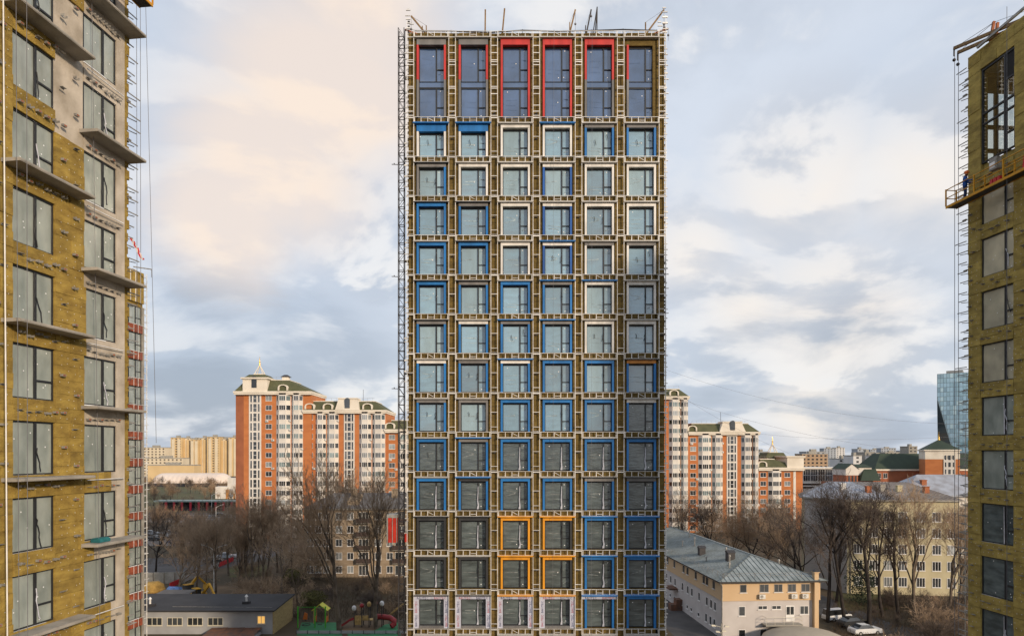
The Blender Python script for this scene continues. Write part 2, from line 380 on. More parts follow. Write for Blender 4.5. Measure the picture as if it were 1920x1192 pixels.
def panes(h_, mt, seed):
    key = (round(h_, 3), mt.name, seed)
    if key not in PANES:
        r = random.Random(seed); t = .06; hw = 1.05; m = .395; z = t + .36 * (h_ - .2); res = []
        for i, (x0, x1, z0, z1) in enumerate(((-hw + t, m - .05, t, h_ - .14), (m + .05, hw - t, z + .035, h_ - .14), (m + .05, hw - t, t, z - .035))):
            b = MB(); n = 5; j = lambda: r.uniform(-.008, .008)       # slightly uneven sheet
            vs = [(x0 + (x1 - x0) * a / n, .275 + j(), z0 + (z1 - z0) * c / n) for c in range(n + 1) for a in range(n + 1)]
            b.idx(vs, [(c * (n + 1) + a, c * (n + 1) + a + 1, (c + 1) * (n + 1) + a + 1, (c + 1) * (n + 1) + a) for c in range(n) for a in range(n)], 0, True)
            b.box(x0, x1, .29, .31, z0, z1)
            sx, sz = r.uniform(x0 + .1, x1 - .1), (z1 - .16 if i == 1 else r.uniform(z0 + .1, z1 - .1))
            if r.random() < .75: b.idx([(sx + .045 * math.cos(a * math.pi / 3), .262, sz + .045 * math.sin(a * math.pi / 3)) for a in range(6)], [(5, 4, 3, 2, 1, 0)], 1)
            if i == 0 or r.random() < .4:                       # folds and bands of the protective film
                for _ in range(r.choice((1, 2, 2, 3))):
                    za = r.uniform(z0 + .1, z1 - .3); sl = r.gauss(0, .09); t0, t1 = r.uniform(.015, .05), r.uniform(.02, .14); xa = x0 + r.uniform(0, .2) * (x1 - x0); xb = x1 - r.uniform(0, .3) * (x1 - x0)
                    b.face([(xa, .263, za), (xb, .263, za + sl), (xb, .263, za + sl + t1), ((xa + xb) / 2, .263, za + sl / 2 + t0 + r.uniform(0, .05)), (xa, .263, za + t0)], 2)
            res.append(b.mesh('pane', mt, STICK, CREASED if mt is FILML else CLEAR if mt is CLEAR else CREASE))
        PANES[key] = res
    return PANES[key]
fs = [MB(), MB()]
for q, b in enumerate(fs):
    pts = [(.36, .17, 1.95), (.345 + q * .02, .15, 1.4), (.33, .13, .8), (.36 + q * .03, .12, .35), (.33, .13, .05)]
    wd = [.03, .035, .045, .05, .085]
    for a in range(4):
        (x, y, z), (x2, y2, z2) = pts[a], pts[a + 1]
        b.face([(x - wd[a], y, z), (x2 - wd[a + 1], y2, z2), (x2 + wd[a + 1], y2 - .02, z2), (x + wd[a], y - .02, z)])
FSTR = [b.mesh('film_strip', PLAST) for b in fs]
TAPE = []
for q in range(3):
    b = MB(); r = random.Random(60 + q)
    for _ in range(2 + q % 2):
        x = r.choice((-.8, -.4, .38, .42, .75)) + r.uniform(-.1, .1); z = r.uniform(1.5, 2.0); pts = [(x, .17, z)]
        for _ in range(4): pts.append((pts[-1][0] + r.uniform(-.06, .06), .16, pts[-1][2] - r.uniform(.06, .16)))
        b.path(pts, [.022] * 5, 4)
    TAPE.append(b.mesh('loose_seal', FRAME))
TAB = ['BWWB BWWB WWWg WWWB GBBg GBBg', 'GGBA WWWg WWWg WDDg WWWg WWWg', 'BBBA GBBA WWWg WDDg WWWg WWWg', 'BBBg BBBA WWWg WDDB GWWg GWWg',
       'BBBA GBBA BBBg GBBB WWWB WWWg', 'GBBA WBBg GBBB GBBB WWWg WWWg', 'WBBg GBBg WBBB BBBg BBBg OBBA', 'GBBg GGGg BBBg BBBg BBBg WBBg',
       'BBBg GBBB BBBg BBBg BBBg BBBA', 'BBBg ABBB BBBg BBBg GBBA GBBA', 'AAAA AAAA YYYY YYAY BBBB BBBB', 'AAAg AAAg YYYY YYAY BBBB BBBB',
       'MMMA MMMA MMMY MMMY MBBB BBBB', 'MMMg AAAg MMMg MMMg MBBg MBBg']
# printed lettering for the membrane
def text_mesh(body_, size, m):
    cu = bpy.data.curves.new('print', 'FONT'); cu.body = body_; cu.size = size; cu.align_x = 'CENTER'; cu.resolution_u = 1
    o = bpy.data.objects.new('print', cu); COL.objects.link(o); dg = bpy.context.evaluated_depsgraph_get()
    me = bpy.data.meshes.new_from_object(o.evaluated_get(dg)); bpy.data.objects.remove(o); me.materials.clear(); me.materials.append(m); me.name = 'lettering'
    return me
TXT = [text_mesh('BAUTEC', .26, INKB), text_mesh('BAUTEC', .26, INKR)]
def lettering(par, loc, rot, q):
    o = part('lettering', TXT[q], par, loc); o.rotation_euler = rot
NWIN = 0
for k in range(-1, 14):
    for c in range(6):
        x = lx(CX[c]); top = k < 0
        yt = 62.0 if top else Y0 + PIT * k
        zt = lz(yt); zb = lz(Y0 + PIT * (k + 1)) + .01
        if top: spec = ('GRRg', 'GRRg', 'RRRg', 'RRRg', 'RRRg', 'NRNg')[c]
        else: spec = TAB[k].split()[c]
        part('spandrel_board', R.choice(SBM), TW, (x, R.uniform(-.01, .01), zt)); part('spandrel_frame', R.choice(SF), TW, (x, 0, zt))
        zs = zt - 12.0 / S
        part('flashing', strip(spec[3]), TW, (x, 0, zs))
        hp = (.50 if k == -1 else .58 if spec[0] == 'B' and spec[3] == 'B' and k == 0 else .27)
        zh = zs - .04; zw = zh - hp; jh = zw - zb - .002
        if spec[0] != 'N':
            hd = part('head_panel', head(spec[0], hp), TW, (x, R.uniform(-.012, .012), zh))
            if spec[0] == 'M' and k > 11:
                for q in range(2): lettering(hd, (x - .72 + 1.44 * q, -.175, zh - .26), (math.pi / 2, 0, 0), (q + c) % 2)
        else:
            b = MB(); b.box(-1.2, 1.2, -.01, .42, -hp, 0); part('spandrel_board', b.mesh('spandrel_board', WOOL), TW, (x, 0, zh))
        for s_, cc in ((-1, spec[1]), (1, spec[2])):
            wj = 27.3 / S if cc != 'M' else 33 / S
            if cc == 'N':
                b = MB(); b.box(-.25, 0, -.01, .42, 0, jh); part('jamb_board', b.mesh('jamb_board', WOOL), TW, (x + wj, 0, zb)); continue
            if top and c in (0, 1, 4, 5):
                half = jh * .52
                part('jamb_panel', jamb('G', half, -s_), TW, (x + s_ * wj, R.uniform(-.01, .01), zb)); part('jamb_panel', jamb(cc, jh - half - .004, -s_), TW, (x + s_ * wj, R.uniform(-.01, .01), zb + half + .004))
            else:
                jp = part('jamb_panel', jamb(cc, jh, -s_), TW, (x + s_ * wj, R.uniform(-.012, .012), zb))
                if cc == 'M' and k > 11:
                    for q in range(2): lettering(jp, (x + s_ * (wj - .13 if s_ > 0 else wj - .30), -.175, zb + .62 + q * 1.15), (math.pi / 2, -math.pi / 2, 0), (q + c + (s_ > 0)) % 2)
        if spec[1] == 'M':
            b = MB(); b.box(-1.03, 1.03, -.14, .25, 0, .17); part('sill_panel', b.mesh('sill_panel', PC['G']), TW, (x, 0, zb + .002))
        # the window itself
        z0 = zb + (.18 if spec[1] == 'M' else .03)
        if top:
            hA = (zw - z0) * .44; lay = [(z0, hA), (z0 + hA + .42, zw - z0 - hA - .42)]
            b = MB(); b.box(-1.02, 1.02, .24, .30, 0, .415); part('glass_band', b.mesh('glass_band', CLEAR), TW, (x, 0, z0 + hA + .003)); mt = CLEAR
        else:
            lay = [(z0, zw - z0)]; mt = R.choice((FILM, FILM, FILM2, FILM3)) if k < 7 or (k == 7 and c < 5) else FILML
        for zz, h_ in lay:
            kh = round(h_, 3)
            if kh not in WFR: WFR[kh] = win_frame(h_).mesh('window', FRAME)
            wn = part('window', WFR[kh], TW, (x, 0, zz))
            for pm in panes(h_, mt, R.randrange(6)): part('pane', pm, wn, (x, 0, zz))
            if not top and k >= 8 and R.random() < .8: part('film_strip', R.choice(FSTR), wn, (x + .02, 0, zz))
            elif not top and R.random() < .6: part('loose_seal', R.choice(TAPE), wn, (x, 0, zz))
# brackets standing out from the two side walls
for s_, ex in ((-1, 768.5), (1, 1243.5)):
    for q in range(5):
        r = random.Random(90 + q + 10 * s_); b = MB(); z = .15
        while z < FH - .1:
            ln = r.uniform(.24, .52); t = r.choice((.025, .03, .06))
            b.box(min(0, s_ * ln), max(0, s_ * ln), -.05, .05, z - t, z + t)
            if r.random() < .45: b.beam((s_ * ln * .9, 0, z), (s_ * ln * .3, 0, z + .22), .03, .03)
            if r.random() < .35: b.box(min(s_ * .05, s_ * .22), max(s_ * .05, s_ * .22), -.06, .06, z + .05, z + .17, 1)
            z += r.uniform(.22, .55)
        if s_ > 0 or q < 3: b.box(min(s_ * .27, s_ * .30), max(s_ * .27, s_ * .30), -.06, -.03, 0, FH * (.96 if q % 2 else .6))
        m_ = b.mesh('side_brackets', GALV, DARKST)
        for k in range(-3, 14):
            if (k + 40) % 5 == q:
                for yy in (.3, 2.2, 4.4): part('side_brackets', m_, TW, (lx(ex), yy, lz(Y0 + PIT * (k + 1)) if k < 13 else lz(Y0 + PIT * 14)))
# dark wool tufts on the side walls
for s_, ex in ((-1, 769), (1, 1242)):
    b = MB()
    for q in range(60):
        z = lz(1192) + q * (lz(66) - lz(1192)) / 60
        if R.random() < .75: b.box(min(0, s_ * R.uniform(.08, .2)), max(0, s_ * R.uniform(.08, .2)), .05, .9, z, z + .55)
    part('side_insulation', b.mesh('side_insulation', WOOL), TW, (lx(ex), 0, 0), kind='stuff')
# parapet rail
b = MB()
pts = [(776, 51.5), (845, 52), (915, 55), (980, 50.5), (1045, 52.5), (1110, 51), (1170, 49), (1234, 51)]
for (a, c), (d, e) in zip(pts, pts[1:]): b.tube((lx(a), .5, lz(c)), (lx(d), .5, lz(e)), .055, n=6)
for a, c in pts: b.tube((lx(a), .5, lz(64)), (lx(a), .5, lz(c - 2)), .022, n=5)
gr = thing('guard_rail', 'thin dark pipe rail along the roof edge of the middle tower', 'railing', (0, TY, lz(64)))
part('pipe', b.mesh('pipe', DARKST), gr, (0, 0, -lz(64)))
b = MB()
for i in range(30): b.box(lx(772) + i * .7 - .012, lx(772) + i * .7 + .012, .12, .15, lz(64), lz(57))
b.box(lx(772), lx(1243), .12, .15, lz(57.4), lz(56.6)); part('wire_fence', b.mesh('wire_fence', GALV), gr, (0, 0, -lz(64)))
# outriggers and poles on the roof
def davit(label, base, tip, props, rope, m=WOODY):
    o = thing('outrigger', label, 'outrigger', (base[0], TY + base[1], base[2])); bx = Vector((base[0], base[1], base[2]))
    b = MB(); b.beam((0, 0, 0), Vector(tip) - bx, .10, .12); part('boom', b.mesh('boom', m), o)
    for p, q in props:
        b = MB(); b.beam(Vector(p) - bx, Vector(q) - bx, .08, .08); part('post', b.mesh('post', m), o)
    if rope:
        b = MB(); b.tube(Vector(tip) - bx, Vector(tip) - bx - Vector((0, 0, rope)), .016, n=4); b.ball(Vector(tip) - bx - Vector((0, 0, rope * .55)), .1, 6, 4); part('cable', b.mesh('cable', ROPE), o)
        if props:
            b = MB(); b.tube(Vector(tip) - bx, Vector(props[0][1]) - bx, .012, n=4); part('stay', b.mesh('stay', ROPE), o)
def T(px, py, y=.6): return (lx(px), y, lz(py))
davit('ochre outrigger leaning left over the upper left corner of the middle tower', T(797, 56), T(769, 22), [(T(798, 64), T(797.5, 40)), (T(791, 64), T(790, 41))], 2.0)
davit('low rusty beam jutting left from the upper left corner of the middle tower', T(797, 62), T(757, 48), [], 0, RUST)
davit('ochre outrigger leaning right over the upper right corner of the middle tower', T(1214, 56), T(1248, 10), [(T(1213, 64), T(1213, 34))], 2.3)
davit('low brown beam jutting right from the upper right corner of the middle tower', T(1210, 62), T(1256, 46), [], 1.0, RUST)
davit('upright brown pole with a coil on the tower roof, leftmost of the roof poles', T(909, 64), T(909.5, 10), [], 0)
davit('slanting brown pole on the tower roof, second from the left of the roof poles', T(941, 62), T(946, 8), [], 0)
davit('slanting ochre pole with a short post on the tower roof, right of the middle', T(1068, 60), T(1080, 10), [(T(1069, 60), T(1069.5, 34))], 2.2)
davit('dark slanting pole on the tower roof beside the tallest pole bundle', T(1100, 60), T(1110, 10), [(T(1099, 60), T(1099.5, 40))], 1.0, DARKST)
o = thing('pole_bundle', 'bundle of three tall dark poles on the tower roof, tallest of all', 'poles', (lx(1118), TY + .7, lz(64)))
for a in (1112, 1117, 1121):
    b = MB(); b.tube((lx(a) - lx(1118), 0, 0), (lx(1122) - lx(1118), .1, lz(2) - lz(64)), .045, n=5); part('pole', b.mesh('pole', DARKST), o)
# ------------------------------------------------------------------ mast hoist beside the tower
HX, HYL = lx(751.2), .5
ho = thing('construction_hoist', 'dark lattice hoist mast with red cabin climbing the left side of the tower', 'hoist', (HX, TY + HYL, 0))
def mast_sec():
    b = MB(); a = .24; h_ = 1.5
    for sx in (-1, 1):
        for sy in (-1, 1): b.tube((sx * a, sy * a, 0), (sx * a, sy * a, h_), .036, n=5)
    for z in (.03, .75):
        for s_ in (-1, 1): b.beam((-a, s_ * a, z), (a, s_ * a, z), .05, .05); b.beam((s_ * a, -a, z), (s_ * a, a, z), .05, .05)
    for s_ in (-1, 1):
        b.beam((-a, s_ * a, .05), (a, s_ * a, .73), .032, .032); b.beam((a, s_ * a, .78), (-a, s_ * a, 1.48), .032, .032)
    b.box(a + .02, a + .07, -.03, .03, 0, h_)
    return b.mesh('mast_section', DARKST)
msec = mast_sec(); zt = lz(50); z = 0
while z < zt: part('mast_section', msec, ho, (0, 0, z)); z += 1.503
for py in (143, 294, 488, 700, 873, 1085):
    b = MB(); b.beam((.24, 0, 0), (lx(769) - HX, .2, .02), .06, .08); b.beam((.24, -.2, .02), (.6, .1, .1), .05, .1); part('wall_tie', b.mesh('wall_tie', DARKST), ho, (0, 0, lz(py)))
for py in (306, 517, 728): b = MB(); b.beam((-.26, -.2, 0), (-.8, -.2, .02), .04, .05); b.box(-.62, -.55, -.23, -.17, .02, .12); part('cable_guide', b.mesh('cable_guide', DARKST), ho, (0, 0, lz(py)))
cz = lz(1016); ch = 2.4
CABR = mat('hoist_cabin_red', (.52, .028, .012), .6, .2, 1.5)
b = MB(); b.box(-1.0, -.30, -.75, .75, 0, ch - .35); cb = part('cabin', b.mesh('cabin', CABR), ho, (0, 0, cz))
b = MB()
for x in (-1.06, -.64, -.28): b.box(x - .025, x + .025, -.79, -.755, -.05, ch)
b.box(-1.1, -.26, -.8, .8, ch - .345, ch - .1); b.box(-1.12, -1.01, -.78, .78, -.06, ch - .36); part('cabin_frame', b.mesh('cabin_frame', GALVD), cb, (0, 0, cz))
b = MB(); b.box(.30, .62, -.4, .4, 0, .7); part('counter_box', b.mesh('counter_box', CABR), ho, (0, 0, cz)); b = MB(); b.box(.34, .60, -.3, .3, .75, 1.7); part('motor_box', b.mesh('motor_box', GALVD), ho, (0, 0, cz))
# ------------------------------------------------------------------ the two unfinished buildings at the sides
def wool_boards(par, x0, x1, z0, z1, m, n, y=0.0, d=.2, bh=.62, name='insulation_board'):
    """rows of insulation boards with recessed joints; every board is a piece of its own"""
    rows = max(1, round((z1 - z0) / bh)); h_ = (z1 - z0) / rows
    for i in range(rows):
        cuts = [x0] + sorted(x0 + (x1 - x0) * (k + (.5 if i % 2 else .0) + R.uniform(-.1, .1)) / n for k in range(1, n) if 0 < k + (.5 if i % 2 else 0) < n) + [x1]
        for a, c in zip(cuts, cuts[1:]):
            r = lambda q: R.uniform(-q, q)
            y0 = y + r(.022); b = MB(); w_ = (c - a) / 2
            b.hexa([(-w_ + .007, y0 + r(.01), .006), (w_ - .007, y0 + r(.01), .006), (w_ - .004, y + d, .004), (-w_ + .004, y + d, .004),
                    (-w_ + .004 + r(.01), y0 + r(.012), h_ - .004), (w_ - .004, y0 + r(.012), h_ - .004), (w_ - .004, y + d, h_ - .004), (-w_ + .004, y + d, h_ - .004)])
            part(name, b.mesh(name, m), par, ((a + c) / 2, 0, z0 + i * h_))
def big_window(par, x0, x1, z0, z1, mt, seed, split=.60, transom=True, tape=True):
    r = random.Random(seed); cx = (x0 + x1) / 2; hw = (x1 - x0) / 2; h_ = z1 - z0; t = .055; m = -hw + 2 * hw * split
    b = MB(); b.box(-hw, hw, .10, .198, 0, t); b.box(-hw, hw, .10, .198, h_ - t, h_); b.box(-hw, -hw + t, .10, .198, t, h_ - t); b.box(hw - t, hw, .10, .198, t, h_ - t); b.box(m - .06, m + .06, .09, .198, t, h_ - t)
    z = h_ * .36
    if transom: b.box(m + .06, hw - t, .095, .198, z - .04, z + .04)
    wn = part('window', b.mesh('window', FRAME), par, (cx, 0, z0))
    cells = [(-hw + t, m - .06, t, h_ - t)] + ([(m + .06, hw - t, z + .04, h_ - t), (m + .06, hw - t, t, z - .04)] if transom else [(m + .06, hw - t, t, h_ - t)])
    for a, c, e, g in cells:
        b = MB(); n = 6; vs = [(a + (c - a) * i / n, .165 + r.uniform(-.006, .006), e + (g - e) * k / n) for k in range(n + 1) for i in range(n + 1)]
        b.idx(vs, [(k * (n + 1) + i, k * (n + 1) + i + 1, (k + 1) * (n + 1) + i + 1, (k + 1) * (n + 1) + i) for k in range(n) for i in range(n)], 0, True)
        for _ in range(2):
            sx, sz = r.uniform(a + .1, c - .1), r.uniform(e + .1, g - .1)
            b.idx([(sx + .035 * math.cos(i * math.pi / 3), .154, sz + .035 * math.sin(i * math.pi / 3)) for i in range(6)], [(5, 4, 3, 2, 1, 0)], 1)
        part('pane', b.mesh('pane', mt, STICK), wn, (cx, 0, z0))
    if tape and r.random() < .75:                       # a strip of seal hanging off the mullion
        b = MB(); x, zz = m + r.uniform(-.02, .08), h_ * r.uniform(.5, .85); pts = [(x, .07, zz)]
        while pts[-1][2] > .2 and len(pts) < 8: pts.append((pts[-1][0] + r.uniform(-.06, .10), .05 + r.uniform(0, .03), pts[-1][2] - r.uniform(.12, .28)))
        b.path(pts, [.026] * len(pts), 4); part('loose_seal', b.mesh('loose_seal', FRAME if r.random() < .7 else PLAST), wn, (cx, 0, z0))
    b = MB(); b.box(-hw, hw * r.uniform(.2, 1), .04, .10, -.05, -.005); part('sill_strip', b.mesh('sill_strip', STICK), wn, (cx, 0, z0))
def bracket_mesh(kind):
    b = MB()
    if kind == 0: b.box(-.13, .13, -.17, -.02, -.008, .008); b.box(-.13, .13, -.03, -.02, -.06, .0)
    elif kind == 1:
        for s_ in (-1, 1): b.box(s_ * .1 - .012, s_ * .1 + .012, -.20, -.02, -.045, .045)
        b.box(-.1, .1, -.035, -.02, -.05, .05)
    else: b.box(-.11, .11, -.15, -.02, -.05, .05); b.box(-.07, .07, -.16, -.151, -.03, .03, 1)
    return b.mesh('wall_bracket', GALVD, RUST)
BRK = [bracket_mesh(k) for k in range(3)]
def rods(par, x, s_, zs, m=GALVD, nm='bracket_rod', ys=(.5,)):
    ms = []
    for q in range(5):
        r = random.Random(q + 300); b = MB(); ln = r.uniform(.62, .95)
        b.beam((0, 0, 0), (s_ * ln, -.05, 0), .035, .05); 
        if q % 2: b.beam((s_ * ln, -.05, 0), (s_ * .05, .3, .16), .03, .03)
        b.beam((s_ * .02, .25, -.12), (s_ * ln * .9, .1, -.06), .03, .04)
        if q in (1, 3): b.box(min(0, s_ * .3), max(0, s_ * .3), -.02, .10, .06, .12)
        ms.append(b.mesh(nm, m))
    for z in zs:
        for y in ys: part(nm, R.choice(ms), par, (x, y + R.uniform(-.15, .15), z))
def dowels(par, rects, pitch=.42, m=DOWEL, y=-.024, rr=.026):
    b = MB()
    for x0, x1, z0, z1 in rects:
        nx, nz = max(1, round((x1 - x0) / pitch)), max(1, round((z1 - z0) / pitch))
        for i in range(nx):
            for k in range(nz):
                if R.random() < .12: continue
                x, z = x0 + (x1 - x0) * (i + .5) / nx + R.gauss(0, .05), z0 + (z1 - z0) * (k + .5) / nz + R.gauss(0, .05)
                b.idx([(x + rr * math.cos(a * math.pi / 3), y, z + rr * math.sin(a * math.pi / 3)) for a in range(6)], [(5, 4, 3, 2, 1, 0)])
    part('dowel_heads', b.mesh('dowel_heads', m), par, kind='stuff')

LA = math.atan2(1, .1077)
LB = thing('unfinished_building', 'unfinished building at the left edge with mustard insulation and concrete ledges', 'building', (-20.0, 35.9, 0), LA)
LF, LZ0, LWH = 3.262, 28.35, 2.30           # storey, sill height of row 0, window height
b = MB(); b.box(-18, -.02, .201, 14, 0, 62); part('wall', b.mesh('wall', CONC), LB)
b = MB(); b.box(-.62, .0, .06, .2, 0, 62); part('corner_pilaster', b.mesh('corner_pilaster', CONC), LB)
b = MB(); b.box(-.019, .20, .07, 13.9, 0, 61.9)
for q in range(95): b.box(.20, .24 + R.uniform(.03, .16), .05 + R.uniform(0, .05), 3, q * .65, q * .65 + R.uniform(.35, .62))
part('side_insulation', b.mesh('side_insulation', WOOLM), LB, kind='stuff')
wrect = []
for n in range(-8, 9):
    z = LZ0 + n * LF
    big_window(LB, -7.09, -4.79, z, z + LWH, FILMG, n + 50, .56, n % 3 == 0 or n > 2)
    big_window(LB, -2.93, -.66, z, z + LWH, FILMG, n + 90, .60, n % 2 == 0 or n < -1)
    vis = -5 < n < 8
    if not vis: continue
    # insulation: left pier, middle pier, strip above the left window
    wool_boards(LB, -10.2, -7.10, z - .96, z + LWH, WOOLM, 3)
    wool_boards(LB, -7.09, -4.79, z + LWH + .004, z + LF - .004, WOOLM, 2, bh=.5)
    wrect += [(-8.6, -7.2, z - .9, z + LWH), (-7, -4.8, z + LWH + .05, z + LF)]
    if n not in (4, 5):
        wool_boards(LB, -4.78, -2.98 if n not in (1, 4) else -2.85, z - .96, z + LWH, WOOLM, 2); wrect.append((-4.7, -3.0, z - .9, z + LWH))
    else:
        b = MB(); b.box(-4.78, -2.95, .10, .2, -.96, LWH); part('concrete_panel', b.mesh('concrete_panel', CONC), LB, (0, 0, z))
    # band above the right window: insulation low down, bare concrete higher up
    if n in (-4, -2, -3): wool_boards(LB, -2.93, -1.1 if n != -3 else -2.3, z + LWH + .004, z + LF - .004, WOOLM, 2, bh=.5)
    b = MB(); b.box(-2.9, -.63, .07, .2, LWH + .01, LF - .01); part('concrete_panel', b.mesh('concrete_panel', CONC), LB, (0, 0, z))
    for i in range(6):
        part('wall_bracket', R.choice(BRK), LB, (-2.7 + i * .42, .06, z + LWH + .28 + R.uniform(-.04, .04)))
    if n % 2 == 0:
        b = MB(); b.tube((-2.9, -.1, z + LF - .35), (-.3, -.1, z + LF - .35), .03, n=5)
        part('mounting_rail', b.mesh('mounting_rail', GALV), LB)
    for i in range(5): part('wall_bracket', R.choice(BRK), LB, (-6.8 + i * .48, -.01, z + LWH + .45 + R.uniform(-.1, .1)))
    for i in range(4):
        part('wall_bracket', R.choice(BRK), LB, (-4.4 + (i % 2) * .75 + R.uniform(-.1, .1), -.01, z - .5 + i * .85)); 
        if i % 2: part('wall_bracket', R.choice(BRK), LB, (-7.6 - R.uniform(0, .4), -.01, z - .3 + i * .8))
dowels(LB, wrect)
SLAB = mat('ledge_concrete', (.40, .37, .325), .9, .2, .9, .35, 9, 0, col2=(.24, .225, .20))
def ledge(x0, x1, z):
    b = MB(); y = -.86; b.hexa([(x0, y, z - .13), (x1, y, z - .13), (x1, .19, z - .15), (x0, .19, z - .15), (x0, y + .01, z), (x1, y + .01, z), (x1, .19, z + .02), (x0, .19, z + .02)])
    b.box(x0 + .02, x1 - .02, y - .015, y - .002, z - .10, z - .02); part('ledge', b.mesh('ledge', SLAB), LB)
for n in (-3, -1, 1, 3, 5): ledge(-7.7, -3.35, LZ0 + n * LF - .10)
for n in (-2, 0, 2, 4, 6): ledge(-3.2, .42, LZ0 + n * LF - .10)
rods(LB, .17, 1, [17 + i * .62 + R.uniform(-.12, .12) for i in range(56)], ys=(.12,))
rods(LB, .17, 1, [17 + i * 1.5 for i in range(22)], ys=(2.2,))
TEAL = mat('teal_bag', (.02, .16, .18), .7, .2, 4)
o = thing('insulation_pack', 'small teal pack lying on a concrete ledge of the left building', 'package', (-20.0, 35.9, 0), LA)
b = MB(); zz = LZ0 - 2 * LF - .075; b.box(-2.75, -2.0, -.62, -.15, zz, zz + .16); b.box(-2.7, -2.05, -.58, -.2, zz + .161, zz + .20); part('wrapping', b.mesh('wrapping', TEAL), o)
o = thing('barrier_tape', 'red and white tape fluttering from the corner of the left building', 'tape', at(243, 447, 37))
TR, TWH = mat('tape_red', (.62, .03, .04), .5), mat('tape_white', (.75, .68, .66), .5)
b = MB(); pts = [(0, 0), (.1, -.16), (.2, -.36), (.3, -.5), (.42, -.78), (.56, -1.05), (.68, -1.16)]
for i, ((x, z), (x2, z2)) in enumerate(zip(pts, pts[1:])):
    for q in range(2): b.hexa([(x + q * .07, q * .05, z), (x + q * .07 + .075, q * .05, z + .03), (x + q * .07 + .075, q * .05 + .012, z + .03), (x + q * .07, q * .05 + .012, z), (x2 + q * .07, -q * .04, z2), (x2 + q * .07 + .075, -q * .04, z2 + .03), (x2 + q * .07 + .075, .012 - q * .04, z2 + .03), (x2 + q * .07, .012 - q * .04, z2)], (i + q) % 2)
part('ribbon', b.mesh('ribbon', TR, TWH), o)

# the wing beyond it, with brick red bands
WB = thing('brick_band_building', 'narrow wing behind the left building with brick red bands between its windows', 'building', (gx(270, 86), 86, 0), LA)
BRICKP = mat('brick_red_panel', (.30, .075, .035), .85, .25, 2.5, .3, 12, .12)
wt = gz(512, 86)
b = MB(); b.box(-22, 0, .201, 14, 0, wt); part('wall', b.mesh('wall', WOOLM), WB)
for i in range(5): b = MB(); b.box(-3.6 + i * .72, -3.6 + i * .72 + .70, .0, .1, wt - 3.9, wt - R.uniform(0, .1)); part('insulation_board', b.mesh('insulation_board', WOOLM), WB)
for i in range(3): b = MB(); b.box(-2.7 + i * .95, -2.64 + i * .95, -.12, -.05, wt - 3.9, wt); part('mounting_rail', b.mesh('mounting_rail', GALV), WB)
for k in range(15):
    z = wt - 6.6 - k * 3.26
    if z < 0: break
    big_window(WB, -2.75, -.45, z, z + 2.2, FILMG, k + 400, .55, True, False)
    for q in range(3): b = MB(); b.box(-2.9 + q * .86, -2.9 + q * .86 + .82, -.06, .1, -1.0, -.06); part('brick_panel', b.mesh('brick_panel', BRICKP), WB, (0, 0, z))
    b = MB(); b.box(-2.07, -2.03, -.1, -.061, -1.04, 0); b.box(-1.2, -1.16, -.1, -.061, -1.04, 0); b.box(-2.9, -.1, -.12, -.062, -.05, .0); part('mounting_rail', b.mesh('mounting_rail', GALV), WB, (0, 0, z))
    b = MB(); b.box(-.36, -.02, -.04, .1, -1.04, 2.2); part('corner_board', b.mesh('corner_board', CONCG), WB, (0, 0, z))
rods(WB, .02, 1, [wt - .4 - i * .8 for i in range(55)], GALV, 'bracket_rod', (.05,))
b = MB(); b.box(.50, .56, -.05, .02, 0, wt); part('edge_rail', b.mesh('edge_rail', GALV), WB)
o = thing('outrigger', 'small dark outrigger at the roof of the wing behind the left building', 'outrigger', at(250, 500, 84))
b = MB(); b.beam((0, 0, 0), at(284, 505, 84) - at(250, 500, 84), .1, .12); part('boom', b.mesh('boom', GALVD), o)
b = MB(); b.tube(at(284, 505, 84) - at(250, 500, 84), at(284, 520, 84) - at(250, 500, 84), .03, n=4); part('cable', b.mesh('cable', ROPE), o)

# ---- right hand building
RA = math.atan2(-1, .085)
RBX, RBY = gx(1815, 44.1), 44.1
RB = thing('unfinished_building', 'unfinished building at the right edge covered in dark olive insulation', 'building', (RBX, RBY, 0), RA)
RT = 51.0; RZ0, RF, RWH = 27.1, 3.26, 2.37
b = MB(); b.box(.02, 15, .201, 12, 0, 43.9); b.box(.02, .5, .201, .75, 43.9, 49.79); b.box(.02, 1.05, 5.2, 12, 43.9, 49.79); b.box(.02, 1.05, .201, 12, 49.79, RT); b.box(.55, 1.04, .201, .5, 43.9, 49.79); b.box(3.65, 15, .201, 12, 43.9, RT); b.box(1.05, 3.65, .201, 12, 49.8, RT); b.box(1.05, 3.65, 5.2, 12, 43.9, 49.8); part('wall', b.mesh('wall', WOOLR), RB)
b = MB(); b.box(.0, 15.2, .0, 12, RT + .002, RT + .12); b.box(.3, 15, .3, 12, RT + .12, RT + .2); part('roof_slab', b.mesh('roof_slab', WOOLR), RB)
wr = []
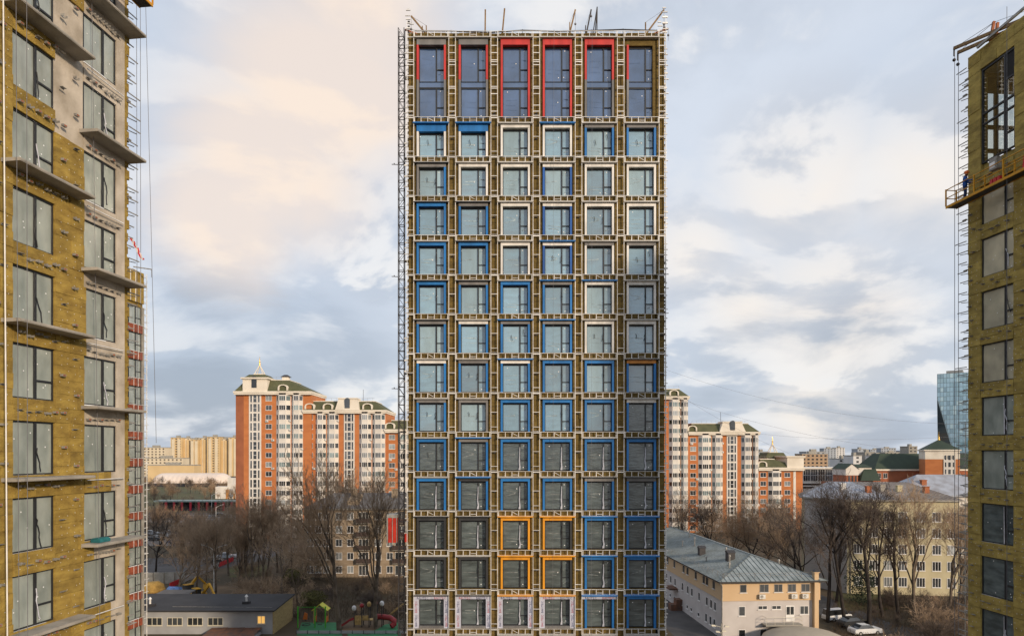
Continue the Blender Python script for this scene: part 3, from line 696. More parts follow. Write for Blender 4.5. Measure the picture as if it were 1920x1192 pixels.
for n in range(-9, 5):
    z = RZ0 + n * RF
    big_window(RB, 1.06, 3.58, z, z + RWH, FILMS if n > 0 else FILML if n < -1 else FILMG, n + 700, .72)
    if n < -4: continue
    wool_boards(RB, .0, 1.05, z - .88, z + RWH, WOOLR, 1); wool_boards(RB, 3.59, 6.2, z - .88, z + RWH, WOOLR, 2); wool_boards(RB, 1.06, 3.58, z + RWH + .004, z + RF - .004, WOOLR, 2, bh=.45)
    wr += [(.05, 1.0, z - .8, z + RWH), (3.6, 5.5, z - .8, z + RWH), (1.1, 3.5, z + RWH + .05, z + RF)]
    for i in range(4): part('wall_bracket', BRK[0], RB, (1.2 + i * .7 + R.uniform(-.2, .2), -.01, z + RWH + .45 + R.uniform(-.2, .2)))
    for i in range(3): part('wall_bracket', BRK[0], RB, (.3 + R.uniform(-.1, .3), -.01, z + i * .9 + R.uniform(-.2, .2))); part('wall_bracket', BRK[0], RB, (4.2 + R.uniform(-.3, .5), -.01, z + i * .9 + R.uniform(-.2, .2)))
wool_boards(RB, .0, 1.05, 42.6, RT, WOOLR, 1); wool_boards(RB, 3.66, 6.2, 42.6, RT, WOOLR, 2); wool_boards(RB, 1.06, 3.65, 49.82, RT, WOOLR, 2)
dowels(RB, wr, .40, rr=.03)
# the tall window of the top flat: an open frame one can look through to the next opening
b = MB(); x0, x1, z0, z1 = 1.06, 3.64, 43.95, 49.78
b.box(x0, x0 + .09, .06, .2, z0, z1); b.box(x1 - .08, x1, .06, .2, z0, z1); b.box(x0 + .09, x1 - .08, .06, .2, z1 - .1, z1); b.box(x0 + .09, x1 - .08, .06, .2, z0, z0 + .08); xm = x0 + 1.82
b.box(xm - .07, xm + .07, .05, .2, z0 + .08, z1 - .1)
for z in (46.35, 47.0): b.box(x0 + .09, xm - .07, .055, .2, z - .05, z + .05); b.box(xm + .07, x1 - .08, .055, .2, z - .05, z + .05)
for z in (45.0, 48.2): b.box(xm + .07, x1 - .08, .06, .2, z - .045, z + .045)
wn = part('tall_window', b.mesh('tall_window', FRAME), RB)
TGL = bpy.data.materials.new('see_through_glass'); TGL.use_nodes = True
_n = TGL.node_tree.nodes; _n.clear(); _k = TGL.node_tree.links.new
_o = _n.new('ShaderNodeOutputMaterial'); _m = _n.new('ShaderNodeMixShader'); _t = _n.new('ShaderNodeBsdfTransparent'); _g = _n.new('ShaderNodeBsdfGlossy'); _f = _n.new('ShaderNodeFresnel')
_f.inputs[0].default_value = 1.6; _g.inputs['Roughness'].default_value = .02; _t.inputs[0].default_value = (.82, .87, .86, 1)
_m.inputs[0].default_value = .22; _k(_t.outputs[0], _m.inputs[1]); _k(_g.outputs[0], _m.inputs[2]); _k(_m.outputs[0], _o.inputs[0])
for a, c, e, g in ((x0 + .09, xm - .07, z0 + .08, 46.3), (x0 + .09, xm - .07, 46.4, 46.95), (x0 + .09, xm - .07, 47.05, z1 - .1), (xm + .07, x1 - .08, z0 + .08, 44.95), (xm + .07, x1 - .08, 45.05, 46.3), (xm + .07, x1 - .08, 46.4, 46.95), (xm + .07, x1 - .08, 47.05, 48.15), ):
    b = MB(); b.box(a, c, .12, .13, e, g); part('pane', b.mesh('pane', TGL), wn)
b = MB(); b.box(xm + .07, x1 - .08, .12, .13, 48.25, z1 - .1); part('pane', b.mesh('pane', SHAFT), wn)
# the room behind it: floor slab, ceiling and the window frame of the far wall
b = MB(); b.box(.06, 8, .25, 12, 43.6, 43.895); b.box(1.1, 3.6, .25, 5, 49.6, 49.78); b.box(3.68, 3.9, .25, 5, 43.9, 49.8)
part('room_slab', b.mesh('room_slab', CONCG), RB)
b = MB()
for y in (1.75, 3.3): b.box(.1, .25, y - .12, y + .12, 43.9, 48.9)
for z in (45.2, 46.7): b.box(.08, .27, .76, 5.19, z - .11, z + .11)
b.box(.06, .34, .76, 5.19, 48.9, 49.78); part('far_window_frame', b.mesh('far_window_frame', FRAME), RB)
zs = []; z = 12.0
while z < 50.6: zs.append(z); z += R.uniform(.35, .75)
rods(RB, .0, -1, zs, GALVD, 'bracket_rod', (.0,))
b = MB(); b.tube((-.62, .3, 8), (-.62, .3, 28), .02, n=4); part('edge_wire', b.mesh('edge_wire', GALV), RB)
# loose film beside the mullions, lower floors
for n in (-2, 0, -4): b = MB(); b.face([(2.80, .06, 0), (2.80, .06, 2.2), (2.86, .04, 2.2), (2.93, .03, 0)]); part('film_strip', b.mesh('film_strip', PLAST), RB, (0, 0, RZ0 + n * RF + .06))

# ---- suspended platforms
YEL = mat('platform_yellow', (.62, .30, .012), .5, .15, 3)
def platform(name, label, loc, rz, x0, x1, y0, y1, z, posts):
    o = thing(name, label, 'work platform', loc, rz)
    b = MB(); b.box(x0, x1, y0, y1, z, z + .06); part('deck', b.mesh('deck', DARKST), o)
    b = MB()
    for y in (y0, y1):
        b.box(x0, x1, y - .03, y + .03, z - .03, z + .12)
    part('toe_board', b.mesh('toe_board', YEL), o)
    b = MB()
    for y in (y0, y1):
        for zz in (.62, 1.15): b.tube((x0, y, z + zz), (x1, y, z + zz), .03, n=6)
    for x in (x0, x1):
        for zz in (.1, .62, 1.15): b.tube((x, y0, z + zz), (x, y1, z + zz), .03, n=6)
    part('hand_rail', b.mesh('hand_rail', YEL), o)
    for x in posts:
        for y in (y0, y1): b = MB(); b.box(x - .035, x + .035, y - .035, y + .035, z + .121, z + 1.2); part('post', b.mesh('post', YEL), o)
    return o
PZ = 41.7
platform('suspended_platform', 'yellow suspended work platform hanging along the right building, with a worker in it', (RBX, RBY, 0), RA, -.45, 8.0, -1.15, -.45, PZ, (-.45, 1.95, 4.2, 6.3, 8.0))
platform('suspended_platform', 'yellow suspended work platform cut off by the top edge, on the left building', (-20.0, 35.9, 0), LA, -6.0, .35, -1.25, -.55, 49.25, (-6, -4, -2, .35))
for lab, px_, w_, h_, m in (('red bundle lying in the yellow platform near its middle', 2.9, .8, .55, TR), ('stack of red cassettes at the frame edge in the yellow platform', 5.3, 1.9, 1.05, TR)):
    o = thing('red_bundle' if w_ < 1 else 'cassette_stack', lab, 'bundle', (RBX, RBY, 0), RA)
    n = 3 if w_ < 1 else 7
    for i in range(n):
        b = MB(); xa = px_ + i * w_ / n; s_ = R.uniform(.75, 1); b.hexa([(xa, -.95, PZ + .07), (xa + w_ / n * .9, -.95, PZ + .07), (xa + w_ / n * .9, -.6, PZ + .07), (xa, -.6, PZ + .07), (xa + .03, -.92, PZ + h_ * s_), (xa + w_ / n * .8, -.92, PZ + h_ * s_), (xa + w_ / n * .8, -.65, PZ + h_ * s_), (xa + .03, -.65, PZ + h_ * s_)])
        part('piece', b.mesh('piece', m), o)
o = thing('control_box', 'grey control box with a white plate on the yellow platform', 'control box', (RBX, RBY, 0), RA)
b = MB(); b.box(3.0, 3.6, -1.05, -.75, PZ + .95, PZ + 1.65); part('casing', b.mesh('casing', GALVD), o); b = MB(); b.box(3.05, 3.45, -1.06, -1.052, PZ + 1.05, PZ + 1.4); part('plate', b.mesh('plate', STICK), o)
o = thing('red_bundle', 'red cloth bundle in the yellow platform cut off by the top edge', 'bundle', (-20.0, 35.9, 0), LA)
b = MB(); b.hexa([(-.6, -1.1, 49.32), (.2, -1.1, 49.32), (.2, -.7, 49.32), (-.6, -.7, 49.32), (-.5, -1.05, 50.2), (.1, -1.0, 50.1), (.1, -.75, 50.1), (-.5, -.75, 50.2)]); part('cloth', b.mesh('cloth', TR), o)
# outriggers on the right roof
o = thing('outrigger', 'pair of rusty outrigger beams propped on the roof of the right building', 'outrigger', (RBX, RBY, RT), RA)
def RP(px, py, Y): 
    v = at(px, py, Y) - Vector((RBX, RBY, RT)); return Matrix.Rotation(-RA, 3, 'Z') @ v
for (a, c) in (((1789, 91, 44.6), (1915, 38, 40.2)), ((1796, 99, 44.2), (1888, 59, 41.4))):
    b = MB(); b.beam(RP(*a), RP(*c), .15, .18); part('beam', b.mesh('beam', WOODY), o)
b = MB(); b.beam(RP(1832, 90, 42.8), RP(1922, 14, 40), .12, .14); part('beam', b.mesh('beam', GALVD), o)
for (a, c) in (((1856, 88, 42.4), (1863.5, 41, 42.4)), ((1867, 76, 42), (1870.5, 43, 42))):
    b = MB(); b.beam(RP(*a), RP(*c), .14, .14); part('post', b.mesh('post', RUST), o)
for a in ((1789, 91, 44.6), (1796, 99, 44.2)):
    b = MB(); b.tube(RP(*a), RP(1864, 42, 42.4), .014, n=4); b.tube(RP(1864, 42, 42.4), RP(1920, 22, 40), .012, n=4); part('stay', b.mesh('stay', ROPE), o)
    p = RP(*a); b = MB(); b.tube(p, p - Vector((0, 0, .5)), .05, n=5); b.ball(p - Vector((0, 0, .75)), .11, 6, 4); part('pulley', b.mesh('pulley', DARKST), o)
# ropes
def rope(label, p, q, r=.016, m=ROPE):
    o = thing('hanging_rope', label, 'rope', q); b = MB(); b.tube(Vector(p) - Vector(q), (0, 0, 0), r, n=4); part('strand', b.mesh('strand', m), o)
pa, pb = at(1790, 96, 44.6), at(1797, 104, 44.2)
rope('steel rope holding the yellow platform, left of the pair at the right building', pa, (pa.x, pa.y, 1), .017)
rope('steel rope holding the yellow platform, right of the pair at the right building', pb, (pb.x, pb.y, 1), .017)
p = at(1925, 200, 38.6); q = at(1886, 100, 40.2)
rope('dark safety rope hanging down over the windows of the right building', (gx(1888, 39.6), 39.6, 51.5), (gx(1888, 39.6), 39.6, 2), .014)
for i, (a, c, Y, lab) in enumerate(((256, 258, 37.6, 'thin rope nearest the left building corner'), (263, 265, 38.5, 'thin rope next to the corner of the left building, second from it'), (272, 293, 40, 'thin rope furthest from the left building, swaying to the right'))):
    rope(lab, at(a, -40, Y), at(c, 1150 if i < 2 else 830, Y), .013)
rope('white rope hanging down at the left edge in front of the mustard insulation', at(6, -20, 27.5), at(14, 1230, 27.5), .03, WROPE)
for a, c in ((30, 36), (50, 52), (172, 188)):
    rope({30: 'thin dark rope over the left window column, nearest the frame edge', 50: 'thin dark rope over the left window column, second from the frame edge', 172: 'thin dark rope over the right window column of the left building'}[a], at(a, -20, 27.6 if a < 100 else 33.2), at(c, 1230, 27.6 if a < 100 else 33.2), .012)
rope('thin rope with cable hanging right of the middle tower', (lx(1251), TY + .6, lz(48)), (lx(1250), TY + .6, 1), .02)
rope('thin rope hanging over the fourth window column of the middle tower', (lx(1038), TY - .5, lz(62)), (lx(1035), TY - .5, 1), .010)
rope('thin rope hanging over the fifth window column of the middle tower', (lx(1109), TY - .5, lz(62)), (lx(1107), TY - .5, 1), .010)

# ---- the worker in the platform
WK = mat('workwear', (.012, .07, .30), .8, .2, 6)
_t = WK.node_tree; _b = _t.nodes['Principled BSDF']; _tc = _t.nodes.new('ShaderNodeTexCoord'); _s = _t.nodes.new('ShaderNodeSeparateXYZ'); _t.links.new(_tc.outputs['Object'], _s.inputs[0])
_r = _t.nodes.new('ShaderNodeValToRGB'); _r.color_ramp.interpolation = 'CONSTANT'; _mr = _t.nodes.new('ShaderNodeMapRange'); _mr.inputs[2].default_value = 2.0
_t.links.new(_s.outputs[2], _mr.inputs[0]); _t.links.new(_mr.outputs[0], _r.inputs[0])
e = _r.color_ramp.elements; e[0].color = (.02, .02, .02, 1); e[1].position = .06; e[1].color = (.012, .03, .11, 1)
x = e.new(.44); x.color = (.012, .075, .33, 1); x = e.new(.735); x.color = (.42, .24, .16, 1)
_t.links.new(_r.outputs[0], _b.inputs['Base Color'])
wk = thing('person', 'worker in blue workwear and orange helmet standing in the yellow platform', 'person', tuple(Vector((RBX, RBY, PZ + .065)) + Matrix.Rotation(RA, 3, 'Z') @ Vector((.75, -.80, 0))), RA + 2.2)
V = [(0, 0, .95), (0, -.02, 1.15), (0, -.03, 1.38), (0, -.05, 1.50), (0, -.08, 1.60), (0, -.09, 1.70),
     (.10, 0, .90), (.12, -.03, .50), (.12, .02, .09), (.12, -.13, .04), (-.10, 0, .90), (-.13, -.05, .50), (-.13, .03, .09), (-.13, -.12, .04),
     (.19, -.03, 1.42), (.27, -.10, 1.16), (.22, -.34, 1.10), (.20, -.42, 1.11), (-.19, -.03, 1.42), (-.26, -.12, 1.16), (-.16, -.35, 1.14), (-.14, -.43, 1.16)]
rad = [.15, .145, .16, .06, .085, .095, .10, .068, .05, .045, .10, .068, .05, .045, .075, .052, .04, .045, .075, .052, .04, .045]
E = [(0, 1), (1, 2), (2, 3), (3, 4), (4, 5), (0, 6), (6, 7), (7, 8), (8, 9), (0, 10), (10, 11), (11, 12), (12, 13), (2, 14), (14, 15), (15, 16), (16, 17), (2, 18), (18, 19), (19, 20), (20, 21)]
for hnd, sgn in ((17, 1), (21, -1)):
    for f in range(5):
        bx_ = V[hnd]; n0 = len(V); off = (f - 2) * .02
        a = (bx_[0] + off, bx_[1] - .05, bx_[2] + (.01 if f else -.0)); c = (bx_[0] + off * 1.1, bx_[1] - .085 + .01 * abs(f - 2), bx_[2] - .03)
        if f == 0: a = (bx_[0] - sgn * .045, bx_[1] - .02, bx_[2]); c = (bx_[0] - sgn * .05, bx_[1] - .06, bx_[2] - .02)
        V += [a, c]; rad += [.011, .009]; E += [(hnd, n0), (n0, n0 + 1)]
me = bpy.data.meshes.new('body'); me.from_pydata(V, E, []); me.materials.append(WK)
bo = part('body', me, wk)
md = bo.modifiers.new('skin', 'SKIN'); md.use_smooth_shade = True
for i, v in enumerate(me.skin_vertices[0].data): v.radius = (rad[i], rad[i]); v.use_root = (i == 0)
bo.modifiers.new('sub', 'SUBSURF').levels = 1; bo.modifiers['sub'].render_levels = 1
HELM = mat('helmet_orange', (.72, .16, .02), .4, .05, 3); b = MB(); b.ball((0, -.09, 1.735), .135, 12, 8, 0, .9); b.box(-.09, .09, -.27, -.17, 1.70, 1.715); part('helmet', b.mesh('helmet', HELM), wk)
# ------------------------------------------------------------------ the brick and white apartment blocks behind
BRK_O = mat('orange_brick', (.50, .185, .065), .9, .12, .25, .2, 6, .05, stretch=(1, 1, 3), col2=(.42, .145, .050))
BRK_D = mat('dull_brick', (.36, .125, .06), .9, .15, .3, .2, 6, .05, col2=(.26, .09, .045))
WHT = mat('white_render', (.70, .66, .60), .9, .12, .25, .1, 4, .04, col2=(.58, .545, .50))
CREAM = mat('cream_render', (.74, .68, .58), .9, .1, .3, .1, 4, 0, col2=(.62, .56, .47))
SHING = mat('green_shingle', (.098, .100, .050), .9, .2, .5, .3, 5, .06, col2=(.068, .074, .038))
GOLD = mat('gilded', (.75, .48, .12), .3, .1, 2, metal=.8)
WFRM = mat('white_window_frame', (.74, .73, .72), .5, .06, 2)
GLD = mat('dark_glass', (.055, .062, .07), .06, .35, .15, .02, 1, .75, ior=1.75)
GLL = mat('curtained_glass', (.26, .28, .29), .10, .3, .3, .02, 1, .5, ior=1.6)
GLG = mat('greenish_glass', (.17, .23, .235), .08, .3, .3, .02, 1, .5, ior=1.7)
ACM = mat('air_conditioner_white', (.68, .67, .64), .6, .1, 3)
def simple_window(w_, h_, n=2, mt=GLD, fr=.07, name='window'):
    """window standing in a wall plane y=0: frame proud of the wall, glass set back in the frame"""
    b = MB(); a = w_ / 2
    b.box(-a, a, -.06, .02, 0, fr); b.box(-a, a, -.06, .02, h_ - fr, h_); b.box(-a, -a + fr, -.06, .02, fr, h_ - fr); b.box(a - fr, a, -.06, .02, fr, h_ - fr)
    for i in range(1, n): x = -a + w_ * i / n; b.box(x - fr * .45, x + fr * .45, -.055, .02, fr, h_ - fr)
    b.box(-a + fr, a - fr, -.02, .0, fr, h_ - fr, 1); b.box(-a - .06, a + .06, -.12, .02, -.08, -.004)
    return b.mesh(name, WFRM, mt)
def bay_window(x0, x1, dp, ch, h_, mt):
    """glazing round the three faces of a canted bay"""
    b = MB(); f = [((x0, 0), (x0 + ch, -dp)), ((x0 + ch, -dp), (x1 - ch, -dp)), ((x1 - ch, -dp), (x1, 0))]
    for i, (p, q) in enumerate(f):
        p, q = Vector((*p, 0)), Vector((*q, 0)); d = q - p; L_ = d.length; d.normalize(); nrm = Vector((d.y, -d.x, 0))
        n = 3 if i == 1 else 1; e0, e1 = (.12, L_ - .12)
        def slab(a, c, z0, z1, o0, o1, mi):
            pts = [p + d * a + nrm * o1, p + d * c + nrm * o1, p + d * c + nrm * o0, p + d * a + nrm * o0]
            b.hexa([v + Vector((0, 0, z0)) for v in pts] + [v + Vector((0, 0, z1)) for v in pts], mi)
        slab(e0, e1, .0, .07, -.02, .05, 0); slab(e0, e1, h_ - .07, h_, -.02, .05, 0); slab(e0 + .05, e1 - .05, .07, h_ - .07, -.02, .015, 1)
        for k in range(n + 1): x = e0 + (e1 - e0) * k / n; slab(max(e0, x - .04), min(e1, x + .04), .07, h_ - .07, -.02, .048, 0)
    return b.mesh('bay_window', WFRM, mt)
ACMESH = (lambda b: (b.box(-.42, .42, -.45, -.05, 0, .58), b.tube((-.1, -.47, .29), (-.1, -.44, .29), .22, n=10, mi=1), b.box(-.4, .4, -.4, 0, -.05, -.01, 1), b)[-1])(MB()).mesh('air_conditioner', ACM, GALVD)
def block(label, Y, p, segs, px0, px1, eave, zwin, roof_py, ztop_inset=(3.2, 3.2), dormers=(), seed=1, zlow=.8, chim=(), name='apartment_block', wh=1.55, fh=2.9, depth=16):
    r = random.Random(seed); X = lambda q: gx(q, Y); ze = gz(eave, Y); cx = X((px0 + px1) / 2)
    o = thing(name, label, 'apartment block', (cx, Y, 0)); lx_ = lambda q: X(q) - cx
    b = MB(); b.box(lx_(px0), lx_(px1), .3, depth, 0, ze); part('wall', b.mesh('wall', BRK_O), o)
    rows = []; z = zwin
    while z > zlow: rows.append(z); z -= fh
    for sg in segs:
        t, a, c = sg[:3]; a, c = lx_(a), lx_(c)
        if t in ('brick', 'brickwin'):
            b = MB(); b.box(a, c, 0, .299, 0, ze - .02); part('brick_strip', b.mesh('brick_strip', sg[3] if len(sg) > 3 else BRK_O), o)
            if t == 'brickwin':
                wm = [simple_window(1.9, wh, 2, m) for m in (GLD, GLL)]
                for z in rows:
                    part('window', wm[r.random() < .35], o, ((a + c) / 2, 0, z - wh / 2))
                    if r.random() < .3: part('air_conditioner', ACMESH, o, ((a + c) / 2 + r.choice((-.5, 1.3)), 0, z - wh / 2 - .75))
                    
        elif t == 'white': b = MB(); b.box(a, c, -.08, .299, 0, ze - .02); part('white_strip', b.mesh('white_strip', WHT), o)
        elif t == 'bay':
            dp, ch = 1.1, min(1.2, (c - a) * .26); b = MB(); pl = [(a, .29), (a, 0), (a + ch, -dp), (c - ch, -dp), (c, 0), (c, .29)]
            b.prism(pl, .3, ze - .02)
            pl2 = [(a - .02, .28), (a - .02, -.0), (a + ch - .01, -dp - .05), (c - ch + .01, -dp - .05), (c + .02, -.0), (c + .02, .28)]
            for z in rows: b.prism(pl2, z - wh / 2 - .2, z - wh / 2 - .1)
            part('bay', b.mesh('bay', WHT), o)
            wm = [bay_window(a, c, dp, ch, wh, m) for m in (GLD, GLL, GLG)]
            for z in rows:
                part('bay_window', r.choice((wm[0], wm[0], wm[1], wm[2])), o, (0, 0, z - wh / 2))
                if r.random() < .28: part('air_conditioner', ACMESH, o, (c - .25, -.15, z - wh / 2 - .6))
        elif t == 'stair':
            b = MB(); b.box(a, c, -.15, .299, 0, ze + .4); part('stair_front', b.mesh('stair_front', WHT), o)
            w3 = (c - a); b = MB()
            for k, wd in ((-1, .5), (0, .95), (1, .5)):
                x = k * w3 * .31; b.box(x - wd / 2, x + wd / 2, -.03, .04, 0, fh - .55, 0)
                b.box(x - wd / 2 - .07, x - wd / 2 - .002, -.06, .04, -.02, fh - .5, 1); b.box(x + wd / 2 + .002, x + wd / 2 + .07, -.06, .04, -.02, fh - .5, 1)
                if k == 0: b.box(x - wd / 2, x + wd / 2, -.05, -.031, fh * .38, fh * .42, 1)
            wm = b.mesh('stair_window', GLD, WFRM)
            for z in rows: part('stair_window', wm, o, ((a + c) / 2, -.16, z - 1.2))
    b = MB(); b.box(lx_(px0) - .35, lx_(px1) + .35, -1.25, depth + .3, ze - .0, ze + .55); b.box(lx_(px0) - .2, lx_(px1) + .2, -1.1, depth + .2, ze - .5, ze - .005); part('cornice', b.mesh('cornice', CREAM), o)
    zr = gz(roof_py, Y); i0, i1 = ztop_inset; x0, x1 = lx_(px0) - .1, lx_(px1) + .1
    b = MB(); z0 = ze + .552
    b.hexa([(x0, -.9, z0), (x1, -.9, z0), (x1, depth, z0), (x0, depth, z0), (x0 + i0, 1.6, zr), (x1 - i1, 1.6, zr), (x1 - i1, depth - 2.5, zr), (x0 + i0, depth - 2.5, zr)])
    rf = part('roof', b.mesh('roof', SHING), o)
    b = MB(); b.box(x0 + i0 - .15, x1 - i1 + .15, 1.45, depth - 2.4, zr + .003, zr + .22); part('roof_kerb', b.mesh('roof_kerb', CREAM), rf)
    b = MB()
    for k in range(int((x1 - x0 - i0 - i1) / 1.6) + 1): x = x0 + i0 + k * 1.6; b.tube((x, 1.6, zr + .2), (x, 1.6, zr + 1.1), .03, n=4)
    b.tube((x0 + i0, 1.6, zr + 1.1), (x1 - i1, 1.6, zr + 1.1), .03, n=4); part('roof_rail', b.mesh('roof_rail', GALVD), rf)
    for px in dormers:
        x = lx_(px); n = 7; arc = [(math.cos(math.pi * i / n), math.sin(math.pi * i / n)) for i in range(n + 1)]
        b = MB(); R0, R1 = 1.55, 1.1; zb = z0 + .25
        for i in range(n):
            (c0, s0), (c1, s1) = arc[i], arc[i + 1]
            b.hexa([(x + R1 * c0, -.95, zb + .9 + R1 * s0 * .6), (x + R0 * c0, -.95, zb + .9 + R0 * s0 * .6), (x + R0 * c0, 1.0, zb + .9 + R0 * s0 * .6), (x + R1 * c0, 1.0, zb + .9 + R1 * s0 * .6),
                    (x + R1 * c1, -.95, zb + .9 + R1 * s1 * .6), (x + R0 * c1, -.95, zb + .9 + R0 * s1 * .6), (x + R0 * c1, 1.0, zb + .9 + R0 * s1 * .6), (x + R1 * c1, 1.0, zb + .9 + R1 * s1 * .6)])
        for s_ in (-1, 1): b.box(x + s_ * 1.33 - .22, x + s_ * 1.33 + .22, -.95, 1.0, zb, zb + .9)
        b.box(x - 1.1, x + 1.1, -.5, .4, zb, zb + 1.45, 1); part('dormer', b.mesh('dormer', CREAM, SHING), rf)
    for px, zz in chim:
        b = MB(); x = lx_(px); b.box(x - 1.0, x + 1.0, 3.5, 5, zr + .22, zr + 1.3); b.hexa([(x - 1.5, 3.2, zr + 1.301), (x + 1.5, 3.2, zr + 1.301), (x + 1.5, 5.3, zr + 1.301), (x - 1.5, 5.3, zr + 1.301), (x - .5, 3.9, zr + 2.0), (x + .5, 3.9, zr + 2.0), (x + .5, 4.6, zr + 2.0), (x - .5, 4.6, zr + 2.0)], 1); part('vent_house', b.mesh('vent_house', CREAM, DARKST), rf)
    return o, lx_, zr, ze
def gable(o, lx_, a, c, ze, ztop, Y, taper=.0):        # white attic front with an arched window over a stair
    x0, x1 = lx_(a), lx_(c); b = MB(); ins = (x1 - x0) * taper
    b.hexa([(x0, -1.35, ze), (x1, -1.35, ze), (x1, 4, ze), (x0, 4, ze), (x0 + ins, -.9, ztop), (x1 - ins, -.9, ztop), (x1 - ins, 4, ztop), (x0 + ins, 4, ztop)])
    b.box(x0 + ins - .2, x1 - ins + .2, -1.1, 4.2, ztop + .002, ztop + .4); g = part('attic_front', b.mesh('attic_front', CREAM), o)
    xm = (x0 + x1) / 2; n = 8; pts = [(xm + .75 * math.cos(math.pi * i / n), ze + 3.0 + .75 * math.sin(math.pi * i / n)) for i in range(n + 1)]; pts += [(xm - .75, ze + .6), (xm + .75, ze + .6)]
    b = MB(); b.idx([(x, -1.42, z) for x, z in pts] + [(x, -.9, z) for x, z in pts], [tuple(range(len(pts) - 1, -1, -1))] + [(i, (i + 1) % len(pts), len(pts) + (i + 1) % len(pts), len(pts) + i) for i in range(len(pts))])
    part('arched_window', b.mesh('arched_window', GLD), g)
    return g
def spire(o, x, y, z, s=1.0):
    b = MB()
    for sx in (-1, 1):
        for sy in (-1, 1): b.path([(x + sx * 2.0 * s, y + sy * 1.6 * s, z), (x + sx * 1.3 * s, y + sy * 1.1 * s, z + 1.6 * s), (x + sx * .7 * s, y + sy * .6 * s, z + 3.0 * s), (x, y, z + 4.6 * s)], [.22 * s] * 4, 5)
    b.box(x - 2.4 * s, x + 2.4 * s, y - 2 * s, y + 2 * s, z - .3, z); sp = part('spire', b.mesh('spire', CREAM), o)
    b = MB(); b.tube((x, y, z + 4.3 * s), (x, y, z + 5.6 * s), .42 * s, .3 * s, 8); b.ball((x, y, z + 5.9 * s), .42 * s); b.tube((x, y, z + 6.1 * s), (x, y, z + 9.0 * s), .28 * s, .02, 6); part('finial', b.mesh('finial', GOLD), sp)
YL = 213.0
o, q, zr, ze = block('tallest brick and white block with a gold spire, left of the middle tower', YL, 0, [('brick', 442, 457, BRK_D), ('brick', 457, 467), ('stair', 467, 490), ('brickwin', 490, 518), ('bay', 518, 545), ('brick', 545, 546.5), ('bay', 546.5, 568), ('brick', 568, 584)], 442, 584, 737, gz(746.5, YL), 712, (2.5, 7.5), (532, ), 3, chim=((528, 0),))  # leftmost strip in duller brick: the shaded side face put into the colour
b = MB(); x0, x1 = q(457), q(503); zt = gz(711, YL)
b.box(x0, x1, -.9, 8, ze - .3, zt); b.box(x0 - .5, x1 + .5, -1.4, 8.5, zt, zt + .5); tu = part('turret', b.mesh('turret', CREAM), o)
xm = (q(467) + q(490)) / 2; n = 8; pts = [(xm + .8 * math.cos(math.pi * i / n), ze + 4.4 + .8 * math.sin(math.pi * i / n)) for i in range(n + 1)] + [(xm - .8, ze + 1.6), (xm + .8, ze + 1.6)]
b = MB(); b.idx([(x, -.96, z) for x, z in pts], [tuple(range(len(pts) - 1, -1, -1))]); part('arched_window', b.mesh('arched_window', GLD), tu)
z1 = gz(705, YL); b = MB(); b.hexa([(x0 + .3, -.6, zt + .5), (x1 - .3, -.6, zt + .5), (x1 - .3, 7.5, zt + .5), (x0 + .3, 7.5, zt + .5), (x0 + 1.3, .9, z1 + .6), (x1 - 1.3, .9, z1 + .6), (x1 - 1.3, 6, z1 + .6), (x0 + 1.3, 6, z1 + .6)]); part('turret_roof', b.mesh('turret_roof', SHING), tu)
spire(o, xm + .3, 3, z1 + 1.0, .62)
o, q, zr, ze = block('brick and white block with a white attic front in the middle, left of the hoist', YL + .6, 0, [('brickwin', 570, 592), ('bay', 592, 611.5), ('brick', 611.5, 613), ('bay', 613, 635), ('brick', 635, 645), ('stair', 645, 665), ('brick', 665, 673.5), ('bay', 673.5, 696.5), ('brick', 696.5, 698), ('bay', 698, 722)], 571, 724, 772, gz(782, YL), 752, (1.6, 4.0), (582, 616, 690), 5)
gable(o, q, 630, 676, ze + .5, gz(748, YL), YL, .13)
b = MB(); b.tube((q(676), 4, zr), (q(676), 4, zr + 4), .06, n=5); part('antenna', b.mesh('antenna', DARKST), o)
o, q, zr, ze = block('lower brick and white block half hidden behind the hoist mast', YL + 1.2, 0, [('brickwin', 724, 746), ('bay', 746, 768), ('brick', 768, 800)], 724, 800, 808, gz(819, YL), 788, (1.6, 2), (732,), 8)
YR = 228.0
o, q, zr, ze = block('tall narrow brick and white block just right of the middle tower', YR, 0, [('brick', 1200, 1254), ('bay', 1254, 1275.5), ('brick', 1275.5, 1277), ('bay', 1277, 1290)], 1200, 1290, 746, gz(758, YR), 729, (2, 2.6), (1263,), 12)
o, q, zr, ze = block('brick and white block with a white attic front, right of the middle tower', YR + .6, 0, [('brickwin', 1290, 1309), ('bay', 1309, 1333.5), ('brick', 1333.5, 1335), ('bay', 1335, 1355), ('brick', 1355, 1362.5), ('stair', 1362.5, 1382), ('brick', 1382, 1389.5), ('bay', 1389.5, 1410), ('brick', 1410, 1411.5), ('bay', 1411.5, 1422)], 1291, 1422, 812.5, gz(824.6, YR), 794, (1.6, 3.0), (1297, ), 15)
gable(o, q, 1347, 1396, ze + .5, gz(792, YR), YR, .14)
b = MB(); b.tube((q(1358), 4, zr), (q(1358), 4, zr + 4), .06, n=5); part('antenna', b.mesh('antenna', DARKST), o)
o, q, zr, ze = block('lowest brick and white block with a gold tipped spire on its right end', YR + 1.2, 0, [('brickwin', 1422, 1440), ('bay', 1440, 1465), ('brickwin', 1465, 1487.5), ('white', 1487.5, 1492), ('brick', 1492, 1505)], 1422, 1505, 879, gz(890, YR), 861, (1.2, 9.0), (1428,), 19)
b = MB(); x0, x1 = q(1474), q(1505); zt = gz(857, YR); b.box(x0, x1, -.9, 9, ze + .3, zt); b.box(x0 - .4, x1 + .4, -1.3, 9.4, zt, zt + .45); tu = part('turret', b.mesh('turret', CREAM), o)
